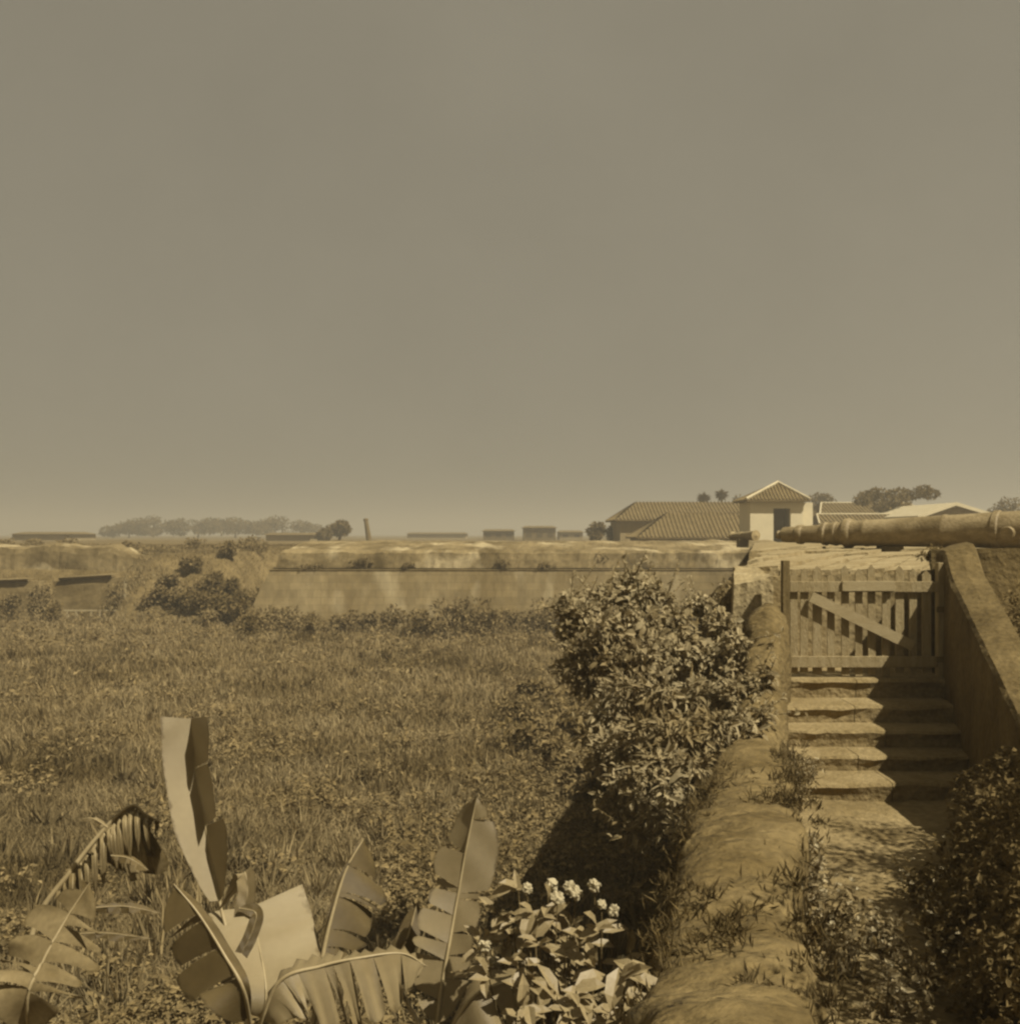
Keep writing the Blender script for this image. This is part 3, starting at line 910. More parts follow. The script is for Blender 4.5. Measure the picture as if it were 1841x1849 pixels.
g_far = "trees on the far skyline"
Yt = 330
for (uc, wpx, vtop, vbot, lab) in [(222, 75, 946, 966, "small ragged tree at the left end of the far tree line"),
                                   (288, 90, 933, 966, "second tree from the left in the far tree line, with a pointed top"),
                                   (355, 110, 934, 965, "tall tree left of centre in the far tree line"),
                                   (430, 120, 936, 964, "broad spreading tree in the middle of the far tree line"),
                                   (505, 105, 934, 963, "flat topped tree at the right end of the far tree line")]:
    b_ = (X(uc, Yt), Yt + random.uniform(-8, 8), 3.95)
    w = wpx / FPX * Yt; h1 = Z(vtop, Yt) - 3.95
    cr = umbrella(w * 1.15, h1 * .22, h1 * 1.0, 20)
    tree("spreading_tree", lab, b_, h1, cr, 2400, .8, group=g_far, trunk_r=.35)
for (uc, wpx, vtop, Y, lab, nm, matn) in [
        (612, 55, 934, 160, "round dark tree with two lobes left of the chimney", "round_tree", "far_leaf"),
        (588, 40, 951, 158, "low bushy tree at the left foot of the round dark tree", "round_tree", "far_leaf"),
        (1078, 36, 938, 120, "bushy dark tree at the left end of the long barracks", "round_tree", "dark_leaf"),
        (1112, 40, 949, 112, "low leafy tree close against the left gable of the barracks", "round_tree", "far_leaf"),
        (1342, 66, 879, 150, "domed tree rising behind the guardhouse roof on its left", "domed_tree", "far_leaf"),
        (1480, 70, 882, 150, "domed tree rising behind the guardhouse roof on its right", "domed_tree", "far_leaf"),
        (1815, 90, 892, 130, "hazy leafy tree at the right edge above the cannon", "round_tree", "far_leaf")]:
    w = wpx / FPX * Y; h1 = Z(vtop, Y) - 4.0
    cr = []
    for i in range(9):
        a_ = random.uniform(0, 6.28); rr = random.uniform(0, .33) * w
        cr.append((rr * math.cos(a_), rr * math.sin(a_), h1 * random.uniform(.42, .80) - abs(rr) / w * h1 * .35, w * .22, w * .22, h1 * .17))
    tree(nm, lab, (X(uc, Y), Y, 4.0), h1, cr, 1100, .5 * Y / 150, matn, trunk_r=.25)
for (uc, vtop, lab) in [(1270, 893, "small tufted palm above the barracks ridge, left of two"), (1302, 887, "tufted palm above the barracks ridge, right of two")]:
    Y = 140; h1 = Z(vtop, Y) - 4.0; hd = Z(vtop + 7, Y) - 4.0
    t = empty("palm", (X(uc, Y), Y, 4.0)); tag(t, lab, "palm", "palms behind the barracks")
    MB().tube([(X(uc, Y), Y, 3.6), (X(uc, Y) + .1, Y, 4 + hd * .5), (X(uc, Y), Y, 4 + hd)], [.2, .15, .13], 7).build("trunk", MATS["bark"], t)
    n = 190; d = rand_dirs(n); d[:, 2] = d[:, 2] * .7 + .12
    P = np.array([[X(uc, Y), Y, 4 + hd]]) + norm(d) * .15
    leaves("crown", P, d, np.tile([[0, 0, 1.0]], (n, 1)), rng.uniform(.5, .95, n), rng.uniform(.16, .28, n), MATS["far_leaf"], t)
# umbrella tree over the right roofs
Y = 105
cr = []
for (u, v, rw_, rh) in [(1548, 903, 14, 7), (1570, 894, 18, 8), (1595, 890, 20, 9), (1622, 892, 20, 9), (1648, 893, 16, 8), (1672, 893, 11, 7), (1600, 908, 24, 10), (1580, 915, 18, 10), (1655, 886, 10, 6), (1612, 921, 16, 9), (1625, 932, 14, 8)]:
    q = at(u, v, Y); cr.append((q.x - X(1605, Y), random.uniform(-2, 2), q.z - 4, rw_ / FPX * Y, 1.6, rh / FPX * Y))
tree("umbrella_tree", "dark umbrella shaped tree spreading above the roofs right of the guardhouse", (X(1608, Y), Y, 4), 6.2, cr, 2600, .36, "far_leaf", trunk_r=.3)

def shrub(name, label, base, rx, ry, rz, n, ll, matn="shrub_leaf", group=None, cat="shrub", k=9, stems=5, low=.25):
    base = Vector(base)
    t = empty(name, base); tag(t, label, cat, group)
    cs, rs = [], []
    for i in range(k):
        a_ = random.uniform(0, 6.28); q = random.uniform(.1, .75) ** .7
        zz = random.uniform(low, .85)
        cs.append((base.x + rx * q * math.cos(a_) * (1.1 - .5 * zz), base.y + ry * q * math.sin(a_) * (1.1 - .5 * zz), base.z + rz * zz))
        rs.append((rx * random.uniform(.25, .42), ry * random.uniform(.25, .42), rz * random.uniform(.14, .26)))
    mb = MB()
    for i in range(min(stems, k)):
        e = Vector(cs[i])
        mb.tube([base - Vector((0, 0, .15)), base.lerp(e, .5) + Vector((random.uniform(-.1, .1) * rx, 0, .08 * rz)), e], [rz * .025 + .006, rz * .016 + .004, .004], 5)
    mb.build("stem", MATS["stem"], t)
    crown_leaves("foliage", cs, rs, n, ll, MATS[matn], t)
    return t

g_row = "shrubs along the foot of the rampart"
row = []
u = 452
while u < 1300:
    row.append((u + random.uniform(-8, 8), random.uniform(52.5, 58.8)))
    u += random.uniform(22, 38)
row.sort()
for i, (u, Y) in enumerate(row):
    hgt = random.uniform(.9, 1.9) * (1.15 if u > 700 else .85)
    x = X(u, Y)
    shrub("wild_shrub", "weedy shrub in the tangled row at the foot of the long rampart wall", (x, Y, ground_z(x, Y)), hgt * random.uniform(.6, 1.0), .6, hgt, 330, .20, "weed_leaf" if i % 5 else "dark_leaf", g_row)
# dark thicket left of the rampart's corner
for i, (u, v, Y, h, m_) in enumerate([(425, 1050, 61, 2.0, "dark_leaf"), (395, 1075, 60.5, 1.7, "dark_leaf"), (355, 1085, 61, 1.4, "dark_leaf"), (305, 1080, 63, 1.2, "weed_leaf"), (452, 1020, 62.5, 1.9, "dark_leaf"), (438, 1085, 59.8, 1.4, "dark_leaf"), (285, 1100, 62, 1.0, "weed_leaf"), (380, 1060, 63, 1.3, "dark_leaf"), (412, 1045, 64, 1.2, "dark_leaf"), (325, 1095, 62, 1.1, "weed_leaf"), (440, 1030, 64.5, 1.2, "dark_leaf"), (345, 1060, 65, 1.0, "weed_leaf"), (410, 1010, 67.5, .9, "weed_leaf"), (370, 1100, 59.5, .9, "weed_leaf")]):
    x = X(u, Y)
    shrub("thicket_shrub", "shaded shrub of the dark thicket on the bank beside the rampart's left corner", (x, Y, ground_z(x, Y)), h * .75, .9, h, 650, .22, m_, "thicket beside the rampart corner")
for i, (u, Y, h, lab) in enumerate([(75, 64.5, 2.1, "leafy shrub against the outwork wall between its two copings"), (222, 65.0, 2.4, "shrub climbing the right end of the outwork wall"), (20, 64, 1.6, "shrub under the outwork wall at the left edge of the field"), (100, 63, 1.0, "low dark shrub left of the tiny white fence")]):
    x = X(u, Y)
    shrub("wall_shrub", lab, (x, Y, ground_z(x, Y)), h * .6, .7, h, 600, .2, "weed_leaf" if i != 3 else "dark_leaf", "shrubs by the outwork wall")
for i in range(14):   # low growth on the bank and skyline
    u = random.uniform(-40, 460); Y = random.uniform(74, 86); x = X(u, Y)
    shrub("bank_shrub", "low pale shrub on the grassy bank behind the outwork wall", (x, Y, ground_z(x, Y)), random.uniform(.8, 1.8), 1, random.uniform(.4, .8), 260, .2, "weed_leaf", "low shrubs on the bank")
for (u, Y, h, lab) in [(655, 61.0, .55, "grassy tuft growing on the ledge above the cordon"), (1075, 61.2, .7, "weed clump on the rampart ledge above the gate bush")]:
    shrub("ledge_weed", lab, (X(u, Y), Y - .95, 3.1), .9, .3, h + .25, 350, .12, "weed_leaf", None, "weed")
for (u, lab) in [(560, "first weed from the left rooted on the cordon ledge"), (735, "weed rooted on the cordon ledge right of the grassy tuft"), (905, "weed rooted on the cordon ledge under the square town building"), (985, "weed rooted on the cordon ledge left of the gate bush")]:
    shrub("cordon_weed", lab, (X(u, 60), 59.95, 3.12), random.uniform(.5, 1.1), .2, random.uniform(.25, .55), 170, .12, "weed_leaf", "weeds on the cordon ledge", "weed")

# bush beside the gate
gb = empty("gate_bush", (1.7, 10.4, 0)); tag(gb, "large leafy bush growing against the wall left of the gate", "bush")
mb = MB()
cs, rs = [], []
for (u, v, Y, rx, rz) in [(1045, 1110, 10.9, 34, 30), (1085, 1085, 11.2, 38, 30), (1125, 1065, 11.4, 34, 28), (1165, 1075, 11.2, 34, 30), (1095, 1140, 10.6, 44, 34), (1150, 1125, 10.6, 44, 36),
                          (1060, 1185, 10.8, 40, 34), (1055, 1235, 10.8, 34, 28), (1110, 1195, 10.3, 46, 36), (1170, 1180, 10.2, 46, 40), (1215, 1118, 11.0, 36, 30), (1262, 1092, 11.5, 26, 22), (1300, 1130, 11.2, 26, 26),
                          (1230, 1170, 10.5, 44, 40), (1285, 1190, 10.5, 40, 40), (1125, 1250, 10.0, 46, 36), (1190, 1250, 9.8, 50, 40), (1255, 1255, 9.8, 48, 40), (1320, 1255, 9.8, 42, 40), (1360, 1245, 9.8, 28, 32),
                          (1160, 1320, 9.5, 48, 34), (1225, 1320, 9.3, 50, 38), (1290, 1320, 9.3, 48, 36), (1345, 1320, 9.3, 32, 32), (1110, 1350, 9.7, 40, 24), (1190, 1380, 9.0, 44, 26), (1250, 1385, 8.8, 42, 28), (1090, 1290, 10.0, 34, 26), (1215, 1430, 8.6, 26, 26), (1120, 1410, 9.2, 26, 24), (1015, 1105, 11, 16, 12), (1022, 1140, 10.9, 18, 14), (1030, 1085, 11.1, 15, 12), (1142, 1045, 11.4, 14, 13), (1200, 1085, 11.3, 20, 16), (1385, 1225, 9.8, 16, 16), (1375, 1290, 9.4, 16, 14), (1330, 1160, 10.4, 24, 20), (1018, 1215, 10.9, 16, 16), (1150, 1440, 8.9, 14, 16), (1240, 1460, 8.3, 12, 20), (1080, 1370, 9.8, 20, 16), (1180, 1470, 8.8, 34, 22), (1225, 1500, 8.4, 22, 26), (1100, 1450, 9.3, 30, 20), (1145, 1500, 8.9, 24, 18), (1060, 1330, 10, 24, 18)]:
    q = at(u, v, Y); cs.append(tuple(q)); f_ = random.uniform(.68, .98); rs.append((rx / FPX * Y * f_, rx / FPX * Y * .9 * f_, rz / FPX * Y * f_))
root = Vector((1.75, 10.6, 0)); fork = Vector((1.55, 10.2, 2.75))
mb.tube([root - Vector((0, 0, .2)), root.lerp(fork, .5) + Vector((.05, 0, 0)), fork], [.06, .05, .04], 8)
for i, c in enumerate(cs):
    e = Vector(c)
    mb.tube([fork - Vector((0, 0, .1)), fork.lerp(e, .5) + Vector((random.uniform(-.1, .1), random.uniform(-.1, .1), .12)), e], [.022, .012, .004], 6)
cs_, rs_ = np.array(cs), np.array(rs)
n = 7200
w = rs_.prod(1) ** .5; w /= w.sum(); idx = rng.choice(len(cs), n, p=w)
d = rand_dirs(n); P = cs_[idx] + d * (rng.uniform(.15, 1.25, (n, 1)) ** .7) * rs_[idx]
D = norm(d * .5 + rand_dirs(n) * .7 + np.array([0, 0, -.25])); N = norm(np.array([.38, -.45, .62]) + rand_dirs(n) * .5)
low = (P[:, 2] < 3.75)
L = rng.uniform(.03, .115, n) * np.where(low, 1.25, 1.0)
W = L * np.where(low, rng.uniform(.26, .4, n), rng.uniform(.5, .7, n))
sp_p, sp_d, sp_l = [], [], []
for k in range(140):
    i = random.randrange(len(cs)); c = Vector(cs[i])
    dr = Vector((random.gauss(0, .6), random.gauss(-.2, .4), random.gauss(.5, .5))).normalized()
    ln = random.uniform(.15, .42)
    st0 = c + Vector((dr.x * rs[i][0], dr.y * rs[i][1], dr.z * rs[i][2])) * .8
    mb.tube([st0, st0 + dr * ln * .6 + Vector((0, 0, -.01)), st0 + dr * ln], [.005, .004, .002], 4)
    for j in range(9):
        t_ = (j + .5) / 9
        sp_p.append(tuple(st0 + dr * ln * t_)); o_ = Vector(tuple(rand_dirs(1)[0]))
        sp_d.append(tuple((dr * .5 + o_).normalized())); sp_l.append(random.uniform(.03, .075))
mb.build("stem", MATS["stem"], gb)
P = np.concatenate([P, np.array(sp_p)]); D = np.concatenate([D, np.array(sp_d)])
N = np.concatenate([N, norm(np.array([.38, -.45, .62]) + rand_dirs(len(sp_p)) * .5)])
L = np.concatenate([L, np.array(sp_l)]); W = np.concatenate([W, np.array(sp_l) * .5])
leaves("foliage", P, D, N, L, W, MATS["shrub_leaf"], gb, hi=True)

for k in range(12):
    y_ = 12.8 + k * .85 + random.uniform(-.3, .3); z_ = random.uniform(2.9, 3.7)
    shrub("flank_vine", "leafy vine on the bastion flank", (flank_x(y_) - .22, y_, z_), .5, .5, random.uniform(.6, 1.0), 420, .085, "weed_leaf", "vines on the bastion flank", "vine", k=9, stems=4)

for k in range(16):
    y_ = random.uniform(19, 33); u_ = random.uniform(890, 1075) + (33 - y_) * 2
    x_ = X(u_, y_)
    shrub("ditch_shrub", "loose leafy shrub", (x_, y_, ground_z(x_, y_)), random.uniform(.4, .8), random.uniform(.4, .7), random.uniform(.5, 1.1), 420, .10 + .002 * y_, "weed_leaf" if k % 4 else "dark_leaf", "loose shrubs in the ditch", "shrub", k=10, low=.1)

# ------------------------------------------------------------------ banana plants
def crom(pts, n):
    pts = [pts[0] * 2 - pts[1]] + pts + [pts[-1] * 2 - pts[-2]]
    out = []
    m_ = len(pts) - 3
    for i in range(n + 1):
        f = i / n * m_; k = min(int(f), m_ - 1); t = f - k
        p0, p1, p2, p3 = pts[k:k + 4]
        out.append(.5 * ((2 * p1) + (p2 - p0) * t + (2 * p0 - 5 * p1 + 4 * p2 - p3) * t * t + (3 * p1 - p0 - 3 * p2 + p3) * t ** 3))
    return out

def banana_leaf(parent, spine, halves, matn="banana_leaf", rib=.016, nseg=44, blunt=False, start=.0, name="leaf", pleat=0.0, tap=.45, ragged=1.0):
    """spine: world points base->tip. halves: (dir_at_base, dir_at_tip, width, tear positions, droop)"""
    sp = crom([Vector(p) for p in spine], nseg)
    V, F, UV = [], [], []
    leng = sum((q - p).length for p, q in zip(sp, sp[1:]))
    nc = 6
    for hi_, (d0, d1, wid, tears, droop) in enumerate(halves):
        d0, d1 = Vector(d0).normalized(), Vector(d1).normalized()
        if len(tears) > 2: tears = list(tears) + [random.uniform(start + .08, .95) for _ in range(2)]
        cuts = sorted([start] + list(tears) + [1.0])
        for a_, b_ in zip(cuts[:-1], cuts[1:]):
            i0, i1 = int(round(a_ * nseg)), int(round(b_ * nseg))
            if i1 <= i0: continue
            jit = random.uniform(-.22, .22) * ragged if tears else 0; cutw = random.uniform(.86 - .25 * (ragged - 1), 1.04) if tears else 1
            base = len(V); m_ = i1 - i0
            for i in range(i0, i1 + 1):
                t = i / nseg
                T = (sp[min(i + 1, nseg)] - sp[max(i - 1, 0)]).normalized()
                dd = d0.lerp(d1, t); dd = (dd - T * dd.dot(T)).normalized()
                up = T.cross(dd)
                dd = (dd + up * jit + T * .22).normalized()
                pr_ = min(1, (t - start + .02) / .22) ** .6
                pr_ *= 1.0 if blunt else max(0.0, 1 - max(0, (t - tap) / (1 - tap)) ** 2.4) ** .75
                e = (i - i0) / m_
                edge = 1 - .10 * (abs(e - .5) * 2) ** 3 * (1 if tears else 0)
                for c in range(nc):
                    f = c / (nc - 1)
                    w_ = wid * pr_ * f * cutw
                    gap = 0
                    if tears and m_ > 1:    # torn strips stand apart towards the margin
                        gap = (.5 - e) * f * (wid * .11) * ragged
                    p = sp[i] + dd * w_ * edge + T * gap + Vector((0, 0, -droop * w_ * f * 1.2))
                    if pleat: p += up * pleat * math.sin(i * 2.1 + hi_) * f
                    p += up * .004 * min(1.0, leng) * math.sin(i * .7 + f * 4)
                    V.append(tuple(p)); UV.append((t * 2 * leng, f))
            for i in range(m_):
                for c in range(nc - 1):
                    q = base + i * nc + c
                    F.append((q, q + 1, q + nc + 1, q + nc))
    lf = np_mesh(name, V, np.array(F), MATS[matn], parent, smooth=True, uv=UV)
    mb = MB(); mb.tube(sp, [rib * (1 - .75 * i / nseg) for i in range(nseg + 1)], 7)
    r = mb.build("midrib", MATS["midrib"], lf, smooth=True)
    r.location = (0, 0, 0)
    return lf

def banana_plant(label, foot, top, r=.09):
    t = empty("banana_plant", foot); tag(t, label, "banana plant", "banana plants in the foreground")
    foot, top = Vector(foot), Vector(top)
    MB().tube([foot - Vector((0, 0, .1)), foot.lerp(top, .5), top], [r * 1.25, r, r * .6], 12).build("stem", MATS["stem"], t, smooth=True)
    return t

def A_(u, v, Y): return at(u, v, Y)
# plant with the tall pale upright leaf
cA = A_(455, 1880, 7.7)
bA = banana_plant("banana plant with one tall upright pale leaf, left of centre", (cA.x, cA.y, 0), cA)
banana_leaf(bA, [cA, A_(425, 1740, 7.85), A_(397, 1632, 8.0), A_(372, 1500, 8.05), A_(352, 1385, 8.1), A_(346, 1298, 8.1)],
            [((-1, -.75, .06), (-1, -.75, -.2), .235, [], 0), ((.75, -.62, -.1), (.75, -.62, -.25), .27, [.62, .8], 0)], "banana_leaf_pale", blunt=True, start=.40)
banana_leaf(bA, [cA, A_(480, 1800, 7.55), A_(466, 1700, 7.85), A_(452, 1640, 8.1)],
            [((-1, -.1, .1), (-1, .0, .1), .30, [], .04), ((1, -.05, .12), (1, .1, .15), .42, [], .06)], "banana_leaf_pale", blunt=True, start=.18, rib=.009)
banana_leaf(bA, [cA, A_(440, 1790, 7.3), A_(405, 1725, 7.35), A_(358, 1650, 7.4), A_(313, 1596, 7.45)],
            [((-.45, .15, -.9), (-.75, .15, -.65), .36, [.33, .55, .74], .12), ((.8, .5, .2), (.7, .6, .2), .06, [], 0)], "banana_leaf_dark", start=.12)
# torn folded strips hanging in front of the pale leaf
banana_leaf(bA, [A_(398, 1640, 7.75), A_(425, 1600, 7.7), A_(441, 1575, 7.65), A_(447, 1610, 7.6), A_(440, 1655, 7.58)],
            [((-.5, -.3, -.6), (-1, -.2, 0), .07, [], 0), ((.5, .1, .6), (1, -.3, 0), .075, [.5], 0)], "banana_leaf", blunt=True, rib=.006)
banana_leaf(bA, [A_(432, 1640, 7.55), A_(462, 1650, 7.5), A_(452, 1690, 7.48), A_(436, 1722, 7.46)],
            [((-.6, -.2, -.5), (-1, -.1, .2), .045, [], 0), ((.6, .1, .5), (1, -.1, -.2), .05, [], 0)], "banana_leaf_dark", blunt=True, rib=.005)
# plant with the curved midrib and the arching pleated leaf
cB = A_(560, 1890, 7.5)
bB = banana_plant("banana plant with an arching pleated leaf at the bottom, between two taller ones", (cB.x, cB.y, 0), cB)
banana_leaf(bB, [cB, A_(580, 1740, 7.7), A_(600, 1650, 7.8), A_(625, 1570, 7.9), A_(658, 1512, 8.0)],
            [((1, .45, -.2), (.9, .45, -.5), .34, [.42, .6, .78], .25), ((-.9, .4, 0), (-.9, .4, 0), .035, [], 0)], "banana_leaf_dark", start=.2, rib=.02)
banana_leaf(bB, [cB + Vector((-.3, -.35, .1)), A_(500, 1778, 7.1), A_(580, 1745, 7.15), A_(650, 1730, 7.2), A_(725, 1722, 7.3), A_(770, 1745, 7.35)],
            [((.25, -.4, -.9), (.1, -.35, -.9), .36, [.3, .42, .55, .66, .8], .2), ((0, .9, .1), (0, .9, 0), .25, [.5], .2)], "banana_leaf", start=.08, pleat=.022)
# plant with the tall torn leaf in the middle
cC = A_(785, 1890, 7.2)
bC = banana_plant("banana plant with a tall torn leaf beside the flowering plants", (cC.x, cC.y, 0), cC)
banana_leaf(bC, [cC, A_(795, 1800, 7.3), A_(810, 1710, 7.4), A_(826, 1620, 7.5), A_(842, 1530, 7.55), A_(862, 1435, 7.6)],
            [((-1, -.12, .05), (-.8, .62, -.05), .27, [.34, .42, .52, .64, .78], .03), ((1, -.12, .05), (1, -.2, .05), .225, [.28, .36, .46, .62, .9], .02)], start=.08, tap=.74, ragged=1.5)
banana_leaf(bC, [cC + Vector((-.1, .05, .1)), A_(715, 1760, 7.6), A_(737, 1690, 7.65), A_(753, 1630, 7.7)],
            [((-.9, .3, 0), (-.9, .4, 0), .09, [], 0), ((.9, .3, 0), (.9, .4, 0), .09, [], 0)], "banana_leaf_dark", start=.3)
banana_leaf(bC, [cC + Vector((.05, -.35, .12)), A_(850, 1805, 6.75), A_(910, 1775, 6.75), A_(970, 1758, 6.8)],
            [((0, .9, .2), (0, .9, 0), .2, [], 0), ((.2, -.5, -.8), (.1, -.5, -.8), .26, [.5, .7], .1)], "banana_leaf", start=.1)
# dry drooping plant at the left
cD = A_(30, 1900, 7.9)
bD = banana_plant("withered banana plant with dry hanging leaf strips at the left edge", (cD.x, cD.y, 0), cD)
tt = [.26 + .042 * k + random.uniform(-.012, .012) for k in range(1, 17)]
banana_leaf(bD, [cD, A_(60, 1680, 8.1), A_(130, 1570, 8.2), A_(195, 1490, 8.3), A_(238, 1455, 8.3), A_(262, 1470, 8.3), A_(292, 1486, 8.3)],
            [((.3, -.3, -.85), (.1, -.2, -1), .42, tt, .35), ((-.2, .3, -.7), (0, .3, -1), .26, tt[1::2], .3)], "banana_leaf_dry", start=.26, pleat=.012, rib=.024, tap=.6, ragged=2.4, nseg=72)
banana_leaf(bD, [cD + Vector((.12, -.05, .05)), A_(50, 1800, 7.6), A_(80, 1730, 7.7), A_(125, 1650, 7.85), A_(165, 1590, 7.9)],
            [((-1, -.2, -.35), (-.9, .1, -.4), .36, [.30, .44, .60, .76], .2), ((1, -.15, -.05), (1, .0, -.15), .36, [.33, .47, .58, .74], .16)], "banana_leaf_dry", start=.1, ragged=1.7)
for (u0, v0, u1, v1, w, m_) in [(165, 1640, 290, 1644, .05, "banana_leaf_dark"), (100, 1690, 275, 1690, .05, "banana_leaf_dark"), (200, 1545, 268, 1566, .05, "banana_leaf_dark"), (195, 1495, 142, 1473, .035, "banana_leaf")]:
    banana_leaf(bD, [A_(u0, v0, 8.0), A_((u0 + u1) / 2, (v0 + v1) / 2 - 5, 8.02), A_(u1, v1 + 6, 8.05)],
                [((0, .6, .3), (0, .6, .3), w * .8, [.5], 0), ((0, -.3, -.8), (0, -.3, -.8), w, [.2, .4, .55, .7], .1)], m_, rib=.005, ragged=2.0)
for (u0, v0, ln, w) in [(206, 1488, 92, .028), (216, 1480, 100, .024), (226, 1472, 78, .026), (236, 1466, 104, .02), (248, 1468, 70, .024), (262, 1478, 60, .02), (188, 1505, 100, .03), (172, 1525, 95, .028), (158, 1545, 118, .026), (146, 1558, 130, .024), (132, 1572, 118, .03), (120, 1588, 100, .028), (108, 1602, 92, .026), (200, 1495, 60, .03)]:
    dx = random.uniform(-4, 9)
    banana_leaf(bD, [A_(u0, v0, 8.22), A_(u0 + dx * .2, v0 + ln * .2, 8.10), A_(u0 + dx * .6, v0 + ln * .6, 8.08), A_(u0 + dx, v0 + ln, 8.1)],
                [((-1, -.3, 0), (-1, .3, 0), w, [], 0), ((1, -.4, 0), (1, -.1, 0), w * .8, [], 0)], "banana_leaf_dry", rib=.004, nseg=16, name="leaf_strip")

# ------------------------------------------------------------------ flowering plants in the foreground
leaf_me = None
def leaf_object(parent, p, d, n, L, W, m):
    """one big leaf as an object of its own, sharing one mesh per material"""
    key = "big_leaf_" + m
    me = bpy.data.meshes.get(key)
    if me is None:
        o = leaves(key, [(0, 0, 0)], [(0, 1, 0)], [(0, 0, 1)], [1.0], [.42], MATS[m], None, hi=True, fold=.18)
        me = o.data; bpy.data.objects.remove(o); me.name = key
    o = bpy.data.objects.new("leaf", me); COL.objects.link(o)
    d = Vector(d).normalized(); n = Vector(n); s = d.cross(n).normalized(); n = s.cross(d)
    from mathutils import Matrix
    o.rotation_euler = Matrix((s, d, n)).transposed().to_euler()
    o.scale = (L * W, L, L)
    o.parent = parent; o.location = Vector(p) - parent.location
    return o
def flower_object(parent, p, r):
    me = bpy.data.meshes.get("flower_head")
    if me is None:
        import bmesh
        bm = bmesh.new(); bmesh.ops.create_icosphere(bm, subdivisions=3, radius=1)
        for v in bm.verts: v.co *= 1 + .5 * fbm(v.co.x * 1.9, v.co.y * 1.9, v.co.z * 1.9)
        me = bpy.data.meshes.new("flower_head"); bm.to_mesh(me); bm.free(); me.materials.append(MATS["flower"])
    o = bpy.data.objects.new("flower", me); COL.objects.link(o)
    o.scale = (r, r, r * random.uniform(.75, 1.0)); o.rotation_euler = (random.uniform(0, 3), random.uniform(0, 3), 0)
    o.parent = parent; o.location = Vector(p) - parent.location
    return o

fl_labels = ["pale leaved flowering plant with round white heads right of the torn banana leaf", "flowering plant with tall bare stalks above the dark ditch", "broad pale leaved plant at the foot of the rounded wall", "low pale leaved plant at the bottom edge beside the banana"]
for k, (uc, vb, Y, spec) in enumerate([
        (985, 1900, 6.9, dict(lv=[(870, 1700), (900, 1640), (935, 1600), (925, 1660), (950, 1680), (975, 1700), (990, 1640), (1010, 1690), (1030, 1680), (905, 1730), (945, 1735), (990, 1735), (1020, 1725), (1045, 1700), (880, 1755), (955, 1770), (1005, 1775), (1040, 1760), (920, 1690), (965, 1650)], fl=[(951, 1605), (997, 1598), (1006, 1622), (1030, 1605), (1040, 1615), (875, 1710), (905, 1715), (892, 1738)])),
        (1090, 1900, 6.8, dict(lv=[(1060, 1690), (1085, 1675), (1070, 1740), (1110, 1760), (1130, 1735)], fl=[(1073, 1600), (1086, 1634), (1107, 1646), (1124, 1739)])),
        (1160, 1930, 4.9, dict(lv=[(1125, 1760), (1150, 1790), (1180, 1775), (1200, 1800), (1185, 1825), (1150, 1825), (1210, 1840), (1120, 1835), (1135, 1800)], fl=[])),
        (1040, 1940, 5.4, dict(lv=[(1010, 1800), (1040, 1790), (1070, 1790), (1095, 1800), (1110, 1820), (980, 1820), (1030, 1830), (1065, 1840), (950, 1810), (930, 1840)], fl=[]))]):
    c0 = at(uc, vb, Y)
    t = empty("flowering_plant", (c0.x, c0.y, 0)); tag(t, fl_labels[k], "plant", "flowering plants in the foreground")
    mb = MB()
    for i, (u, v) in enumerate(spec["lv"]):
        Yl = Y + random.uniform(-.3, .3); p = at(u, v, Yl)
        ax_ = Vector((c0.x, c0.y, 0)); midp = ax_.lerp(p, .6) + Vector((0, 0, .25))
        mb.tube([ax_ + Vector((random.uniform(-.05, .05), random.uniform(-.05, .05), -.1)), midp, p], [.014, .009, .004], 5)
        for j in range(6):
            dd = Vector((random.uniform(-1, 1), random.uniform(-.9, .3), random.uniform(-.5, .75)))
            leaf_object(t, p + Vector((random.uniform(-.03, .03), random.uniform(-.03, .03), random.uniform(-.05, .03))), dd, Vector((random.uniform(-.3, .5), -.5, .8)), random.uniform(.09, .19), random.uniform(.8, 1.25), "pale_leaf")
    for (u, v) in spec["fl"]:
        p = at(u, v, Y + random.uniform(-.1, .25))
        mb.tube([Vector((c0.x + random.uniform(-.05, .05), c0.y, 0.5)), Vector((c0.x, c0.y, 0)).lerp(p, .7) + Vector((0, 0, .2)), p], [.007, .005, .003], 5)
        flower_object(t, p, random.uniform(.026, .044))
    mb.build("stem", MATS["stem"], t)

